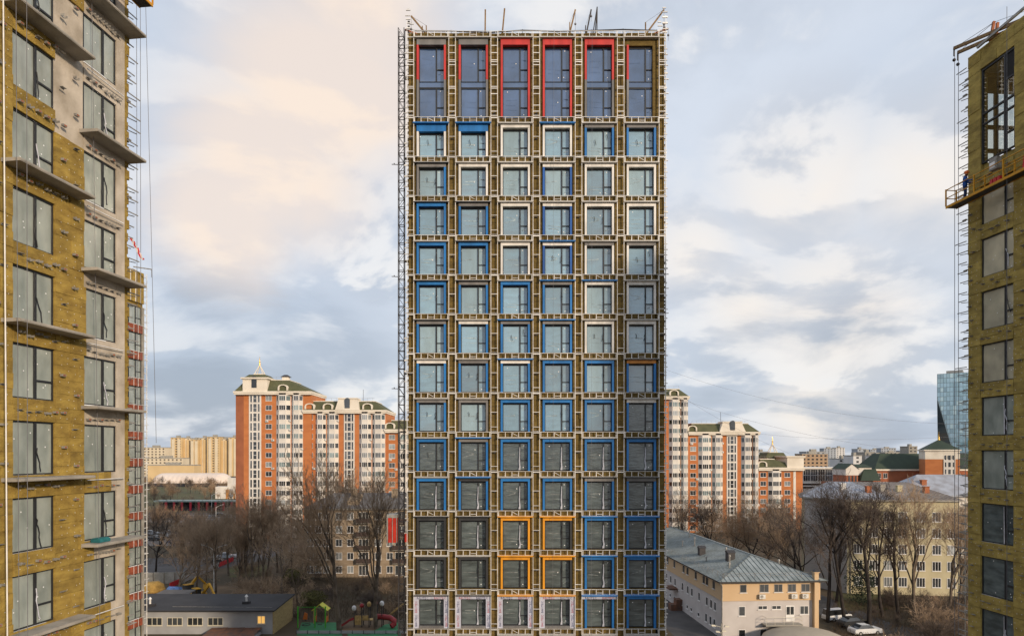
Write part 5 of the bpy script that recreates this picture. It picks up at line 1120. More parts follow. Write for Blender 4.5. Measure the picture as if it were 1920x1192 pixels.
for j in range(nz):
    for i in range(nx):
        xa, xb, za, zb = i * pw + .12, (i + 1) * pw - .12, j * ph + .15, (j + 1) * ph - .25
        lim = lambda z: 0 if z > zf else (zf - z) / zf * xr * 1.15
        if xa < lim(za) + .3: 
            xa = lim(za) + .3
            if xa > xb - .4: continue
        t = R.uniform(-.02, .02); b.face([(xa, -.06 + t, za), (xb, -.06 - t, za), (xb, -.06 - t, zb), (xa, -.06 + t, zb)], R.choice((0, 0, 1, 1, 1, 2, 3)))
part('glass_panes', b.mesh('glass_panes', *GT), o, kind='stuff')
b = MB(); b.box(X(1771) - x0, X(1797) - x0, 4, 20, ztop, ztop + 2.6); part('plant_room', b.mesh('plant_room', GALVD), o)

# ------------------------------------------------------------------ far buildings
def far_block(label, px0, px1, py, Y, m, name='far_building', fh=3.0, ww=1.6, pit=3.2, depth=14, win=True, cat='building', group=None, wm=GLD, rz=0):
    h_ = gz(py, Y); wd = gx(px1, Y) - gx(px0, Y); o = thing(name, label, cat, (gx((px0 + px1) / 2, Y), Y, 0), rz, group)
    b = MB(); b.box(-wd / 2, wd / 2, 0, depth, 0, h_ - .6); part('wall', b.mesh('wall', m), o); b = MB(); b.box(-wd / 2 - .2, wd / 2 + .2, -.2, depth + .2, h_ - .599, h_); b.box(-wd / 6, wd / 8, 4, 8, h_, h_ + 2.2); part('roof', b.mesh('roof', CONCG), o)
    if win:
        b = MB(); n = max(1, int(wd / pit)); z = h_ - 1.2
        while z > 4:
            for i in range(n): x = -wd / 2 + (i + .5) * wd / n; b.box(x - ww / 2, x + ww / 2, -.05, -.004, z - 1.5, z)
            z -= fh
        part('windows', b.mesh('windows', wm), o, kind='stuff')
    return o
YP = mat('yellow_panel', (.62, .46, .25), .9, .1, .1, 0, 1, .04, col2=(.55, .40, .21)); PALEY = mat('pale_panel', (.66, .57, .42), .9, .1, .1, col2=(.58, .50, .37)); GLW = mat('warm_glass', (.17, .14, .11), .2, .3, .2, 0, 1, 0)
GREYB = mat('grey_blue_panel', (.36, .39, .43), .9, .1, .1, col2=(.30, .33, .37)); TANB = mat('tan_panel', (.40, .28, .18), .9, .1, .1, col2=(.33, .23, .15)); WHB = mat('white_panel', (.62, .61, .60), .9, .1, .1, col2=(.52, .52, .52))  # grey blue of the skyline slabs has the distance haze put into it
for i, (a, c, y) in enumerate(((320, 341, 819.5), (341, 357, 820.5), (357, 372, 823), (372, 388, 820), (388, 412, 818), (412, 428, 822), (428, 446, 819))):
    o = far_block(('yellow panel block at the left end of the far row', 'second yellow panel block from the left of the far row', 'third yellow panel block from the left of the far row', 'middle yellow panel block of the far row', 'yellow panel block right of the middle of the far row', 'second yellow panel block from the brick tower in the far row', 'yellow panel block nearest the brick tower in the far row')[i], a, c, y, 800 + (i % 2) * 6, YP if i % 2 == 0 else PALEY, 'panel_block', 2.9, 1.9, 4.2, 18, wm=GLW, group='yellow far row')
    b = MB(); wd = gx(c, 800) - gx(a, 800); h_ = gz(y, 800)
    for s_ in (-.25, .25): b.box(wd * s_ - 1.6, wd * s_ + 1.6, -.9, -.06, 0, h_ - 2)
    part('loggia_stack', b.mesh('loggia_stack', PALEY if i % 2 == 0 else YP), o)
far_block('pale house at the far left beside the left wing', 268, 310, 838, 760, PALEY, 'far_house', 3, 1.8, 4, wm=GLW); far_block('low cream building before the yellow far row', 274, 343, 858, 690, PALEY, 'far_house', 3, 1.6, 4, wm=GLW); far_block('long low tan building behind the white dome', 277, 364, 871, 640, YP, 'far_house', win=False)
for i, (a, c, y, Y, m, lab) in enumerate(((1421, 1440, 846, 700, GREYB, 'low grey roofline beside the brick block far right'), (1504, 1552, 850, 620, TANB, 'tan brick office with dark windows left of centre in the right skyline'), (1512, 1548, 846, 640, GREYB, 'dark topped office behind the tan brick one'), (1545, 1568, 840, 1100, GREYB, 'twin grey blue slab on the left of the right skyline'), (1568, 1584, 838.5, 1100, WHB, 'pale half of the twin slab in the right skyline'),
        (1572, 1602, 859, 560, WHB, 'low white office with square windows in the right skyline'), (1600, 1616, 853, 540, WHB, 'white office with a tall end wall in the right skyline'), (1608, 1624, 841, 900, GREYB, 'grey tower left of the flat grey wall in the right skyline'), (1622, 1640, 847, 620, CONCG, 'flat grey windowless block in the right skyline'), (1632, 1656, 842, 1300, GREYB, 'bluish slab behind the flat grey block'),
        (1652, 1680, 839.5, 1250, GREYB, 'wide bluish glass slab in the right skyline'), (1640, 1662, 853, 600, WHB, 'white flat roofed block before the wide bluish slab'), (1660, 1690, 847, 900, CONCG, 'low grey block right of the wide bluish slab'), (1688, 1712, 844, 1400, GREYB, 'faint long slab near the brick tower'), (1704, 1720, 836, 700, CONCG, 'grey block just left of the pyramid roof'))):
    far_block(lab, a, c, y, Y, m, 'far_building', 3.2, 1.9, 4.2 if m != TANB else 3.6, 16)
# air dome
DOM = mat('dome_fabric', (.72, .62, .54), .7, .08, .1, col2=(.62, .52, .45)); YD = 560.0
o = thing('air_dome', 'long pale air dome beyond the tracks on the far left', 'dome', (gx(362, YD), YD, 0)); L2 = (gx(436, YD) - gx(288, YD)) / 2; b = MB(); n, m_ = 34, 9; vs = []
for i in range(n + 1):
    x = -L2 + 2 * L2 * i / n; e = min(1, (L2 - abs(x)) / 9.0); k = math.sqrt(max(0, 1 - (1 - e) ** 2)); rr = (11.5 if i % 2 else 11.2) * max(k, .02)
    vs += [(x, -rr * math.cos(math.pi * j / m_), .2 + 10.2 * max(k, .02) * math.sin(math.pi * j / m_) ** .8) for j in range(m_ + 1)]
b.idx(vs, [(i * (m_ + 1) + j, (i + 1) * (m_ + 1) + j, (i + 1) * (m_ + 1) + j + 1, i * (m_ + 1) + j + 1) for i in range(n) for j in range(m_)], 0, False); part('fabric', b.mesh('fabric', DOM), o); b = MB(); b.box(-L2 - 1, L2 + 1, -13, -12, 0, 2.6); part('base_wall', b.mesh('base_wall', DARKST), o)
# station platform with red columns
RCOL = mat('column_red', (.46, .02, .04), .6, .1, 1); YS = 318.0
o = thing('station_canopy', 'flat station canopy on red columns beside the road, far left', 'canopy', (gx(370, YS), YS, 0)); xa, xb = gx(290, YS) - gx(370, YS), gx(450, YS) - gx(370, YS)
b = MB(); b.box(xa, xb, -1, 6, 3.9, 4.5); part('roof', b.mesh('roof', mat('pale_green_sheet', (.30, .36, .33), .6)), o); b = MB(); b.box(xa, xb, 4, 4.4, 0, 3.9); b.box(xa, xb, -1, 5, .0, 1.0); part('back_wall', b.mesh('back_wall', FELT), o)
for px in (313, 328, 343, 359, 374.5, 390, 406, 421, 436): b = MB(); x = gx(px, YS) - gx(370, YS); b.box(x - .45, x + .45, -1.1, -.6, .0, 3.88); part('column', b.mesh('column', RCOL), o)
o = thing('tracks_building', 'small white building with an orange stripe beyond the station canopy', 'building', (gx(420, 400), 400, 0)); b = MB(); b.box(-5, 2, 0, 5, 0, 7); b.box(2, 5, 0, 5, 0, 12); b.box(5, 10, 0, 5, 0, 8); part('wall', b.mesh('wall', WHT), o); b = MB(); b.box(1.2, 3.0, -.3, -.02, 0, 5.2); b.box(5.5, 6.3, -.3, -.02, 0, 3); part('orange_panel', b.mesh('orange_panel', PC['O']), o); b = MB(); b.box(3.4, 5.2, -.3, -.02, 1, 5.6); part('poster', b.mesh('poster', GREYB), o)
# ------------------------------------------------------------------ bare trees
BARK = mat('bark_brown', (.19, .15, .11), .95, .3, 1.2, .8, 8, .2, col2=(.07, .052, .040)); BARKD = mat('bark_dark', (.038, .030, .026), .95, .3, 1.2, .5, 8, .2)
TWIG = mat('twig_brown', (.40, .29, .195), .95, .2, .5, rnd=.22); TWIGD = mat('twig_dark', (.12, .092, .075), .95, .2, .5, rnd=.2); TWIGR = mat('twig_russet', (.38, .25, .15), .95, .2, .5, rnd=.2)
def grow(seed, h, kind):
    """trunk with limbs, and a crown of forking twigs, about h metres tall"""
    r = random.Random(seed); tr, cr = MB(), MB(); UP = Vector((0, 0, 1))
    upr = {'upright': .55, 'round': .22, 'tall': .42, 'bush': .30}[kind]
    def wander(p, d, ln, r0, r1, n, tgt, wob, sides):
        pts, rs = [p.copy()], [r0]
        for i in range(n):
            d = (d + Vector((r.gauss(0, wob), r.gauss(0, wob), r.gauss(0, wob))) + UP * upr * .25).normalized(); p = p + d * (ln / n)
            pts.append(p.copy()); rs.append(r0 + (r1 - r0) * (i + 1) / n)
        tgt.path(pts, rs, sides); return pts, d
    def side_dir(d, ang):
        a = d.orthogonal().normalized(); a.rotate(Matrix.Rotation(r.uniform(0, 6.283), 3, d)); return (d * math.cos(ang) + a * math.sin(ang)).normalized()
    def branch(p, d, ln, rad, lv):
        tgt = tr if lv <= 1 else cr
        pts, dd = wander(p, d, ln, rad, max(rad * .35, .014), 4 if lv < 3 else 3, tgt, .14 + .03 * lv, 5 if lv <= 1 else 3)
        if lv >= 4: return
        k = {0: 7, 1: 7, 2: 7, 3: 5}[lv] + r.randint(-1, 1)
        for i in range(k):
            t = r.uniform(.25, 1.0) ** .8; j = min(len(pts) - 2, int(t * (len(pts) - 1))); q = pts[j].lerp(pts[j + 1], t * (len(pts) - 1) - j)
            branch(q, side_dir((pts[j + 1] - pts[j]).normalized(), r.uniform(.35, .85) * (.75 if kind == 'upright' else 1)), ln * r.uniform(.38, .62), max(rad * (1 - t * .6) * .5, .013), lv + 1)
    if kind == 'bush':
        for i in range(11): branch(Vector((r.gauss(0, .25), r.gauss(0, .25), 0)), Vector((r.gauss(0, .45), r.gauss(0, .45), 1)).normalized(), h * r.uniform(.5, .8), .035, 2)
        return tr, cr
    tl = {'upright': .40, 'round': .32, 'tall': .55}[kind]; R0 = h * .0125 + .05
    pts, d = wander(Vector((0, 0, -.1)), Vector((r.gauss(0, .10), r.gauss(0, .06), 1)).normalized(), h * tl, R0, R0 * .62, 6, tr, .05, 8)
    nl = {'upright': 6, 'round': 6, 'tall': 7}[kind]
    for i in range(nl):
        t = r.uniform(.62, 1.0) if kind != 'tall' else r.uniform(.45, 1); j = min(5, int(t * 6)); q = pts[j].lerp(pts[min(6, j + 1)], t * 6 - j if j < 5 else 1)
        branch(q, side_dir(Vector((0, 0, 1)), r.uniform(.18, .55) if kind == 'upright' else r.uniform(.35, .95)), h * (1 - tl) * r.uniform(.55, .85), R0 * .42, 1)
    branch(pts[-1], d, h * (1 - tl) * .72, R0 * .6, 1)
    return tr, cr
TM = {}
def tree_mesh(kind, v, dark):
    k = (kind, v, dark)
    if k not in TM:
        t, c = grow(v * 17 + len(kind), {'upright': 16, 'round': 13, 'tall': 20, 'bush': 3.2}[kind], kind)
        TM[k] = (t.mesh('trunk', BARKD if dark else BARK) if t.v else None, c.mesh('crown', (TWIG, TWIGD, TWIGR)[dark]))
    return TM[k]
BASEH = {'upright': 16, 'round': 13, 'tall': 20, 'bush': 3.2}
def tree(label, px, Y, h, kind, v, dark=0, group=None, name='bare_tree', rz=None, z=0):
    t, c = tree_mesh(kind, v, dark); o = thing(name, label, 'shrub' if kind == 'bush' else 'tree', (gx(px, Y), Y, z), R.uniform(0, 6.28) if rz is None else rz, group); s = h / BASEH[kind]
    for nm, m in (('trunk', t), ('crown', c)):
        if m: q = part(nm, m, o); q.scale = (s, s, s)
    return o
for lab, px, Y, h, k, v, d in (
    ('big bare tree with forked trunk in front of the playground house', 636, 101.5, 24, 'upright', 1, 0), ('tall bare tree between the playground and the hoist mast', 705, 103, 22, 'upright', 2, 0),
    ('bare tree with leaning trunk beside the brick end of the shed', 560, 110, 15, 'round', 3, 0), ('bare tree behind the shed, nearest the left wing', 330, 124, 13, 'round', 1, 0), ('slim bare tree behind the shed, second from the left wing', 366, 126, 13, 'upright', 3, 0),
    ('bare tree behind the middle of the shed roof', 404, 125, 15, 'upright', 4, 0), ('bare tree with slanting trunk behind the roof vent of the shed', 430 + 98, 128, 14, 'round', 2, 0), ('tall upright bare tree behind the right end of the shed', 474, 131, 18, 'upright', 1, 0),
    ('upright bare tree at the right end of the shed, next to the tallest', 496, 132, 17, 'upright', 2, 0), ('thick bare tree leaning at the wing of the left building', 292, 150, 15, 'round', 4, 1),
    ('bare tree in front of the white corner of the brick tower block', 452, 160, 15, 'round', 1, 0), ('bare tree against the brick tower block left wall', 520, 152, 16, 'upright', 4, 0),  
    ('bare tree behind the five storey house at its chimney', 640, 175, 20, 'upright', 4, 0), ('bare tree behind the roof of the five storey house near the hoist', 690, 175, 20, 'upright', 1, 0),
    ('black bare tree right of the office house, nearest its flue', 1552, 107, 21, 'tall', 1, 1), ('black bare tree among the parked cars', 1584, 105, 20, 'tall', 2, 1), ('slim black bare tree right of the parked cars', 1629, 104, 22, 'tall', 3, 1),
    ('dark bare tree before the middle of the yellow house', 1655, 110, 18, 'tall', 4, 1), ('thick dark bare tree before the yellow house', 1684, 112, 20, 'tall', 5, 1), ('bare tree with many upright limbs before the yellow house', 1716, 109, 20, 'upright', 2, 0),
    ('bare tree nearest the right building, before the yellow house', 1778, 108, 18, 'upright', 1, 0), ('slim bare tree beside the brackets of the right building', 1800, 114, 17, 'upright', 4, 0),
    ('black bare tree behind the far end of the office roof, nearest the tower', 1268, 168, 17, 'round', 2, 1), ('black bare tree behind the office roof, second from the tower', 1326, 165, 17, 'round', 3, 1), ('russet bare tree behind the middle of the office roof', 1372, 158, 15, 'round', 1, 2),
    ('wide russet bare tree behind the office roof hip', 1408, 150, 16, 'round', 4, 2), ('russet bare tree before the lowest brick and white block', 1440, 152, 16, 'round', 2, 2), ('dark trunked bare tree right of the office roof ridge', 1472, 138, 15, 'round', 3, 0), ('russet bare tree left of the yellow house', 1492, 150, 15, 'round', 1, 2),
    ('dark bare tree at the corner of the yellow house', 1568, 121, 18, 'tall', 5, 1), ('dark bare tree left of the grey end wall', 1505, 126, 17, 'round', 4, 1)):
    tree(lab, px, Y, h, k, v, d)
for i in range(12): tree('pale upright bare tree in the row between the shed and the brick blocks', 345 + i * 20 + R.uniform(-7, 7), R.uniform(134, 152), R.uniform(10, 15), 'upright', R.randint(1, 4), 0, 'upright trees behind the shed')
for i in range(52): tree('small bare tree in the brown grove between the road and the air dome', R.uniform(262, 445), R.uniform(325, 540), R.uniform(5, 9.5), R.choice(('round', 'upright')), R.randint(1, 4), R.choice((0, 0, 2, 1)), 'grove before the air dome')
for i in range(30): tree('bare tree in the thicket between the driveway and the road, left', R.uniform(262, 470), R.uniform(158, 255), R.uniform(4, 9), R.choice(('round', 'round', 'upright')), R.randint(1, 4), R.choice((0, 2)), 'thicket beside the road')
for i in range(26): tree('tangled bare shrub on the slope between playground and brick house', R.uniform(548, 762), R.uniform(110, 143), R.uniform(1.8, 3.6), 'bush', R.randint(1, 4), R.choice((0, 1, 1)), 'shrubs behind the playground', 'shrub')
for i in range(16): tree('bare shrub behind the shed', R.uniform(425, 560), R.uniform(118, 150), R.uniform(2, 4), 'bush', R.randint(1, 4), 0, 'shrubs behind the shed', 'shrub')
for i in range(30): tree('tangled bare shrub under the trees before the yellow house', R.uniform(1640, 1812), R.uniform(92, 122), R.uniform(2.0, 4.5), 'bush', R.randint(1, 4), R.choice((0, 1, 1)), 'shrubs before the yellow house', 'shrub')
for i in range(10): tree('bare tree in the russet belt behind the office roof', R.uniform(1262, 1500), R.uniform(170, 200), R.uniform(10, 14), 'round', R.randint(1, 4), R.choice((2, 2, 0)), 'belt behind the office roof')
for i in range(12): tree('distant bare tree before the glazed hall', R.uniform(1500, 1700), R.uniform(230, 280), R.uniform(9, 14), 'round', R.randint(1, 4), 1, 'trees before the glazed hall')
EVG = mat('evergreen_needles', (.028, .045, .022), .9, .3, 2, rnd=.1)
def leafy(label, px, Y, w_, h_, n, m, seed, name='bush', sz=.16):
    r = random.Random(seed); b = MB()
    for _ in range(n):
        d = Vector((r.gauss(0, 1), r.gauss(0, 1), r.gauss(0, 1))).normalized() * r.random() ** .4; c = Vector((d.x * w_ * (1 + .2 * math.sin(5 * d.y)), d.y * w_, h_ * .5 + d.z * h_ * .5)); u = Vector((r.gauss(0, 1), r.gauss(0, 1), r.gauss(0, 1))).normalized() * sz; v = u.orthogonal().normalized() * sz * .6
        b.face([c - u, c + v, c + u, c - v])
    o = thing(name, label, 'bush', (gx(px, Y), Y, 0)); part('foliage', b.mesh('foliage', m), o); s_ = MB(); s_.tube((0, 0, 0), (0, 0, h_ * .7), .08, .03, 5); part('stem', s_.mesh('stem', BARK), o)
GRB = mat('olive_leaves', (.10, .095, .025), .9, .3, 1.5, rnd=.1)
leafy('dark evergreen bush before the windows of the yellow house', 1615, 119, 2.4, 8, 2200, EVG, 1); leafy('olive bush behind the shed at the pile of yellow leaves', 552, 134, 2.6, 4, 1500, GRB, 2); leafy('olive bush on the slope left of the big playground tree', 585, 117, 2.4, 3, 1300, GRB, 3)
# low brush covering the slopes: nobody could count it
UNDG = mat('undergrowth_brown', (.135, .095, .058), .95, .3, .3, rnd=.1, col2=(.07, .052, .035))
def brush(name, label, n, box, seed, m, hmax):
    r = random.Random(seed); b = MB()
    for _ in range(n):
        px, Y = r.uniform(box[0], box[1]), r.uniform(box[2], box[3]); p = Vector((gx(px, Y), Y, 0)); q = p + Vector((r.gauss(0, .4), r.gauss(0, .4), r.uniform(.25, hmax))); b.tube(p, q, .022, .010, 3, caps=False)
    struct(name, b.mesh(name, m), kind='stuff', label=label)
brush('undergrowth', 'low brown undergrowth on the slope behind the playground', 5200, (545, 765, 108, 144), 4, UNDG, 1.5)
brush('undergrowth', 'low brown undergrowth under the trees before the yellow house', 5200, (1560, 1815, 88, 124), 5, UNDG, 1.0)
brush('undergrowth', 'low brown undergrowth beside the road at the left', 4000, (262, 470, 160, 258), 6, UNDG, 1.4)
# ------------------------------------------------------------------ cars
TYRE = mat('tyre', (.02, .02, .02), .9, .1, 3)
def car_meshes(col, van=False):
    b = MB(); L_, W_ = (4.4, 1.75)
    low = [(-2.2, .30), (-2.2, .75), (-2.05, .92), (-1.0 if not van else -1.5, .98), (1.6, .98), (2.1, .92), (2.2, .7), (2.2, .30)]
    b.extr([(y, z) for y, z in low], -W_ / 2, W_ / 2)
    b2 = MB(); top = [(-.95, .985), (-.35, 1.45), (1.0, 1.48), (1.75, .985)] if not van else [(-1.5, .985), (-1.0, 1.75), (2.0, 1.78), (2.1, .985)]
    n = len(top); vs = [(-W_ / 2 + .06, y, z) if z < 1 else (-W_ / 2 + .2, y, z) for y, z in top] + [(W_ / 2 - .06, y, z) if z < 1 else (W_ / 2 - .2, y, z) for y, z in top]
    b2.idx(vs, [(0, 1, 2, 3), (7, 6, 5, 4), (0, 4, 5, 1), (2, 6, 7, 3)], 0); b2.idx(vs, [(1, 5, 6, 2)], 1)
    w_ = MB(); w_.tube((-.1, 0, 0), (.1, 0, 0), .31, n=12); w_.tube((-.11, 0, 0), (.11, 0, 0), .18, n=10, mi=1)
    l_ = MB(); l_.box(-.2, .2, -.03, .03, -.07, .07)
    return b.mesh('body', col), b2.mesh('cabin', GLD, col), w_.mesh('wheel', TYRE, GALVD), l_.mesh('headlight', STICK)
def car(label, px, Y, rz, col, van=False, group=None):
    b, c, w_, l_ = car_meshes(col, van); o = thing('parked_car', label, 'car', (gx(px, Y), Y, .01), rz, group); part('body', b, o); part('cabin', c, o)
    for x in (-.8, .8):
        for y in (-1.35, 1.35): part('wheel', w_, o, (x, y, .31))
        part('headlight', l_, o, (x * .78, -2.2, .68))
CW, CS, CD, CB, CR = (mat('car_' + n_, c_, .3, .05, 1, ior=1.5) for n_, c_ in (('white', (.70, .71, .72)), ('silver', (.40, .42, .45)), ('black', (.03, .032, .036)), ('blue', (.05, .08, .16)), ('red', (.35, .03, .03))))
car('silver estate car parked beside the office house, furthest of three', 1569, 108.5, 1.9, CW, True); car('black car parked beside the office house, middle of three', 1598, 104.5, 1.85, CD); car('pale car at the bottom edge beside the office house', 1622, 100.0, 1.75, CW)
car('white van parked left of the five storey brick house', 557, 180, 1.3, CW, True); car('white car behind the white van at the brick house', 566, 188, 1.3, CS)
for i, (px, Y, c, lab) in enumerate(((283, 222, CS, 'silver car in the car park, nearest the left wing'), (302, 215, CW, 'white car in the car park beyond the thicket'), (318, 222, CW, 'second white car in the car park beyond the thicket'), (290, 208, CD, 'dark car at the front of the car park'), (330, 200, CB, 'dark blue car right of the car park'), (402, 196, CS, 'grey car under the trees before the brick tower block'), (425, 172, CS, 'silver car on the driveway before the brick tower block'), (400, 165, CD, 'dark car on the driveway behind the red fence'))): car(lab, px, Y, R.uniform(1.2, 1.9), c)
car('dark car driving on the road before the station canopy', 413, 290, 1.57, CD); car('white van beyond the station canopy', 328, 345, 1.57, CW, True)
# ------------------------------------------------------------------ playground
GP = mat('swing_green', (.06, .42, .03), .5, .1, 2); YP2 = mat('roof_yellow', (.62, .60, .05), .6, .1, 2); OR = mat('play_orange', (.62, .17, .03), .6, .1, 2); PR = mat('play_red', (.30, .022, .026), .5, .15, 2); PW = mat('play_wood', (.50, .34, .13), .8, .2, 3); PK = mat('play_dark', (.03, .03, .035), .6, .1, 2)
Yp = 103.5; x0 = gx(585, Yp); o = thing('swing', 'green post swing with a round basket seat on green rubber', 'swing', (x0, Yp, .015))
for px in (558.5, 590.5, 610): b = MB(); b.tube((gx(px, Yp) - x0, 0, 0), (gx(px, Yp) - x0, 0, 3.2), .09, n=7); part('post', b.mesh('post', GP), o)
b = MB(); b.tube((gx(558.5, Yp) - x0, 0, 3.1), (gx(610, Yp) - x0, 0, 3.1), .03, n=6); part('top_bar', b.mesh('top_bar', GP), o)
b = MB(); cx = gx(574, Yp) - x0; [b.tube((cx + .6 * math.cos(i * .524), .6 * math.sin(i * .524), .5), (cx + .6 * math.cos((i + 1) * .524), .6 * math.sin((i + 1) * .524), .5), .07, n=5) for i in range(12)]; [b.tube((cx + s_ * .5, 0, .5), (cx + s_ * .35, 0, 3.05), .015, n=4) for s_ in (-1, 1)]; part('basket_seat', b.mesh('basket_seat', PK), o)
b = MB(); cx = gx(600, Yp) - x0; b.box(cx - .3, cx + .3, -.12, .12, .5, .56); [b.tube((cx + s_ * .27, 0, .55), (cx + s_ * .27, 0, 3.05), .015, n=4) for s_ in (-1, 1)]; part('flat_seat', b.mesh('flat_seat', PK), o)
Yh = 107.0; x0 = gx(602, Yh); o = thing('playhouse', 'small playhouse with yellow gable roof and orange sides behind the swing', 'playhouse', (x0, Yh, 0)); b = MB()
for s_ in (-1, 1): b.hexa([(s_ * 1.25, -.9, 2.0), (s_ * 1.25, .9, 2.0), (s_ * 1.2, .9, 1.93), (s_ * 1.2, -.9, 1.93), (0, -.9, 2.95), (0, .9, 2.95), (0, .9, 2.87), (0, -.9, 2.87)])
part('roof', b.mesh('roof', YP2), o)
for sx in (-.9, .9):
    for sy in (-.7, .7): b = MB(); b.box(sx - .06, sx + .06, sy - .06, sy + .06, 0, 2.2); part('post', b.mesh('post', PW), o)
    b = MB(); b.box(sx - .04, sx + .04, -.64, .64, .1, .9); part('side_panel', b.mesh('side_panel', OR), o)
x0 = gx(565, 108); o = thing('spring_rider', 'orange play panel beside the leaning tree left of the playhouse', 'play panel', (x0 + .6, 108, 0)); b = MB(); b.hexa([(-.4, 0, .2), (.3, 0, .2), (.3, .1, .2), (-.4, .1, .2), (-.1, 0, 1.3), (.35, 0, 1.1), (.35, .1, 1.1), (-.1, .1, 1.3)]); b.tube((0, .05, 0), (0, .05, .2), .06, n=6, mi=1); part('panel', b.mesh('panel', OR, PK), o)
Yt = 104.0; x0 = gx(685, Yt); o = thing('play_tower', 'climbing tower with red slides, wood panels and bright ball tops', 'play tower', (x0, Yt, 0)); TXs = [gx(p, Yt) - x0 for p in (664, 678.5, 692, 705, 716)]
for i, (x, top, m) in enumerate(zip(TXs, (2.6, 3.0, 3.2, 3.4, 3.3), ('white', 'red', 'tan', 'red', 'white'))):
    b = MB(); b.tube((x, 0, 0), (x, 0, top), .07, n=7); b.tube((x, 1.2, 0), (x, 1.2, top), .07, n=7); part('post', b.mesh('post', PK), o)
    b = MB(); b.ball((x, 0, top + .25), .34 if i != 3 else .26, 10, 6, 0, 1.25 if i != 1 else 1); part('ball_top', b.mesh('ball_top', {'white': WFRM, 'red': PR, 'tan': PW}[m]), o)
b = MB(); b.box(TXs[0], TXs[3], .05, 1.15, 1.0, 1.1); part('deck', b.mesh('deck', PW), o)
for i in (0, 1): b = MB(); b.box(TXs[i] + .1, TXs[i + 1] - .1, -.05, .02, .35 if i == 0 else 1.1, 1.75); part('wood_panel', b.mesh('wood_panel', PW), o)
b = MB(); pts = [(TXs[0], -.2, 1.25), (TXs[0] - .6, -.3, 1.05), (TXs[0] - 1.3, -.4, .55), (TXs[0] - 1.8, -.4, .22), (TXs[0] - 2.2, -.4, .18)]
for p, q_ in zip(pts, pts[1:]): b.beam(p, q_, .6, .06); [b.beam(Vector(p) + Vector((0, s_ * .3, .12)), Vector(q_) + Vector((0, s_ * .3, .12)), .05, .25) for s_ in (-1, 1)]
part('open_slide', b.mesh('open_slide', PR), o)
b = MB(); pts = [(TXs[3], .4, 1.5), (TXs[3] + 1.0, .3, 1.5), (TXs[3] + 2.1, .2, 1.35), (TXs[3] + 2.75, -.1, 1.0), (TXs[3] + 2.8, -.4, .6), (TXs[3] + 2.4, -.7, .3)]; b.path(pts, [.42] * 6, 12); part('tube_slide', b.mesh('tube_slide', PR), o)
o = thing('concrete_barriers', 'row of grey fence panels along the bottom edge of the playground', 'fence', (gx(660, 100.2), 100.2, 0))
for i in range(12): b = MB(); b.box(-8 + i * 1.62, -8 + i * 1.62 + 1.5, -.03, .03, .05, .45); part('panel', b.mesh('panel', SHW), o); b = MB(); b.box(-8.09 + i * 1.62, -8.01 + i * 1.62, -.05, .05, 0, .5); part('post', b.mesh('post', PK), o)
o = thing('plank_stack', 'leaning pale planks beside the hoist mast', 'planks', (gx(738, 110), 110, 0))
for i in range(4): b = MB(); b.beam((-1.2 + i * .25, 0, .1 + .1 * i), (1.0 + i * .2, .4, 1.9 + .1 * i), .25, .06); part('plank', b.mesh('plank', PW), o)
# ------------------------------------------------------------------ site fence, machines, lamps
o = thing('site_fence', 'red and white construction fence slanting uphill behind the shed trees', 'fence', (gx(380, 140), 140, 0)); A, B = Vector((gx(318, 134), 134)), Vector((gx(438, 168), 168)); c0 = Vector((gx(380, 140), 140)); FW = mat('fence_white', (.42, .40, .39), .7, .2, 2); FR = mat('fence_red', (.55, .02, .03), .6, .1, 2); n = 22
for i in range(n):
    p, q_ = A.lerp(B, i / n) - c0, A.lerp(B, (i + .95) / n) - c0; b = MB(); red = i > 15 or i < 3
    b.beam((p.x, p.y, .55), (q_.x, q_.y, .55), .05, 1.0 if red else 1.1); part('panel', b.mesh('panel', FR if red else FW), o)
o = thing('concrete_fence', 'grey concrete fence beside the left wing behind the shed', 'fence', (gx(295, 138), 138, 0))
for i in range(5): b = MB(); b.box(-5 + i * 2.0, -5 + i * 2.0 + 1.94, -.08 + i * .3, .08 + i * .3, 0, 2.3); part('panel', b.mesh('panel', CONCG), o)
def digger(label, px, Y, rz, s=1.0):
    o = thing('excavator', label, 'excavator', (gx(px, Y), Y, 0), rz); m = mat('machine_yellow', (.62, .33, .02), .5, .15, 2)
    for sy in (-1, 1): b = MB(); b.extr([(-1.6, .1), (-1.8, .45), (-1.5, .8), (1.5, .8), (1.8, .45), (1.6, .1)], sy * .9 - .25, sy * .9 + .25); part('track', b.mesh('track', TYRE), o)
    b = MB(); b.box(-1.1, 1.1, -.9, 1.9, .85, 1.7); part('body', b.mesh('body', m), o); b = MB(); b.box(-1.05, -.1, -1.2, .3, 1.0, 2.6); b.box(-1.08, -.07, -1.23, .33, 2.6, 2.7, 1); part('cab', b.mesh('cab', GLD, m), o)
    b = MB(); b.beam((.4, -.6, 1.4), (.4, -3.0, 3.6), .3, .4); b.beam((.4, -3.0, 3.6), (.4, -4.6, 2.0), .25, .3); b.hexa([(0, -5, 1.2), (.8, -5, 1.2), (.8, -4.3, 1.1), (0, -4.3, 1.1), (0, -4.9, 2.0), (.8, -4.9, 2.0), (.8, -4.4, 2.0), (0, -4.4, 2.0)]); part('boom', b.mesh('boom', m), o)
digger('yellow excavator behind the shed roof', 372, 121, .9); digger('small yellow excavator beside the concrete fence', 345, 124, 2.6)
o = thing('sand_heap', 'ochre heap beside the concrete fence', 'heap', (gx(287, 131), 131, 0)); b = MB(); b.ball((0, 0, 0), 2.2, 12, 7, 0, .9); 
for i, v in enumerate(b.v): b.v[i] = (v[0] * R.uniform(.85, 1.1), v[1] * R.uniform(.85, 1.1), max(-.1, v[2] * R.uniform(.85, 1.1)))
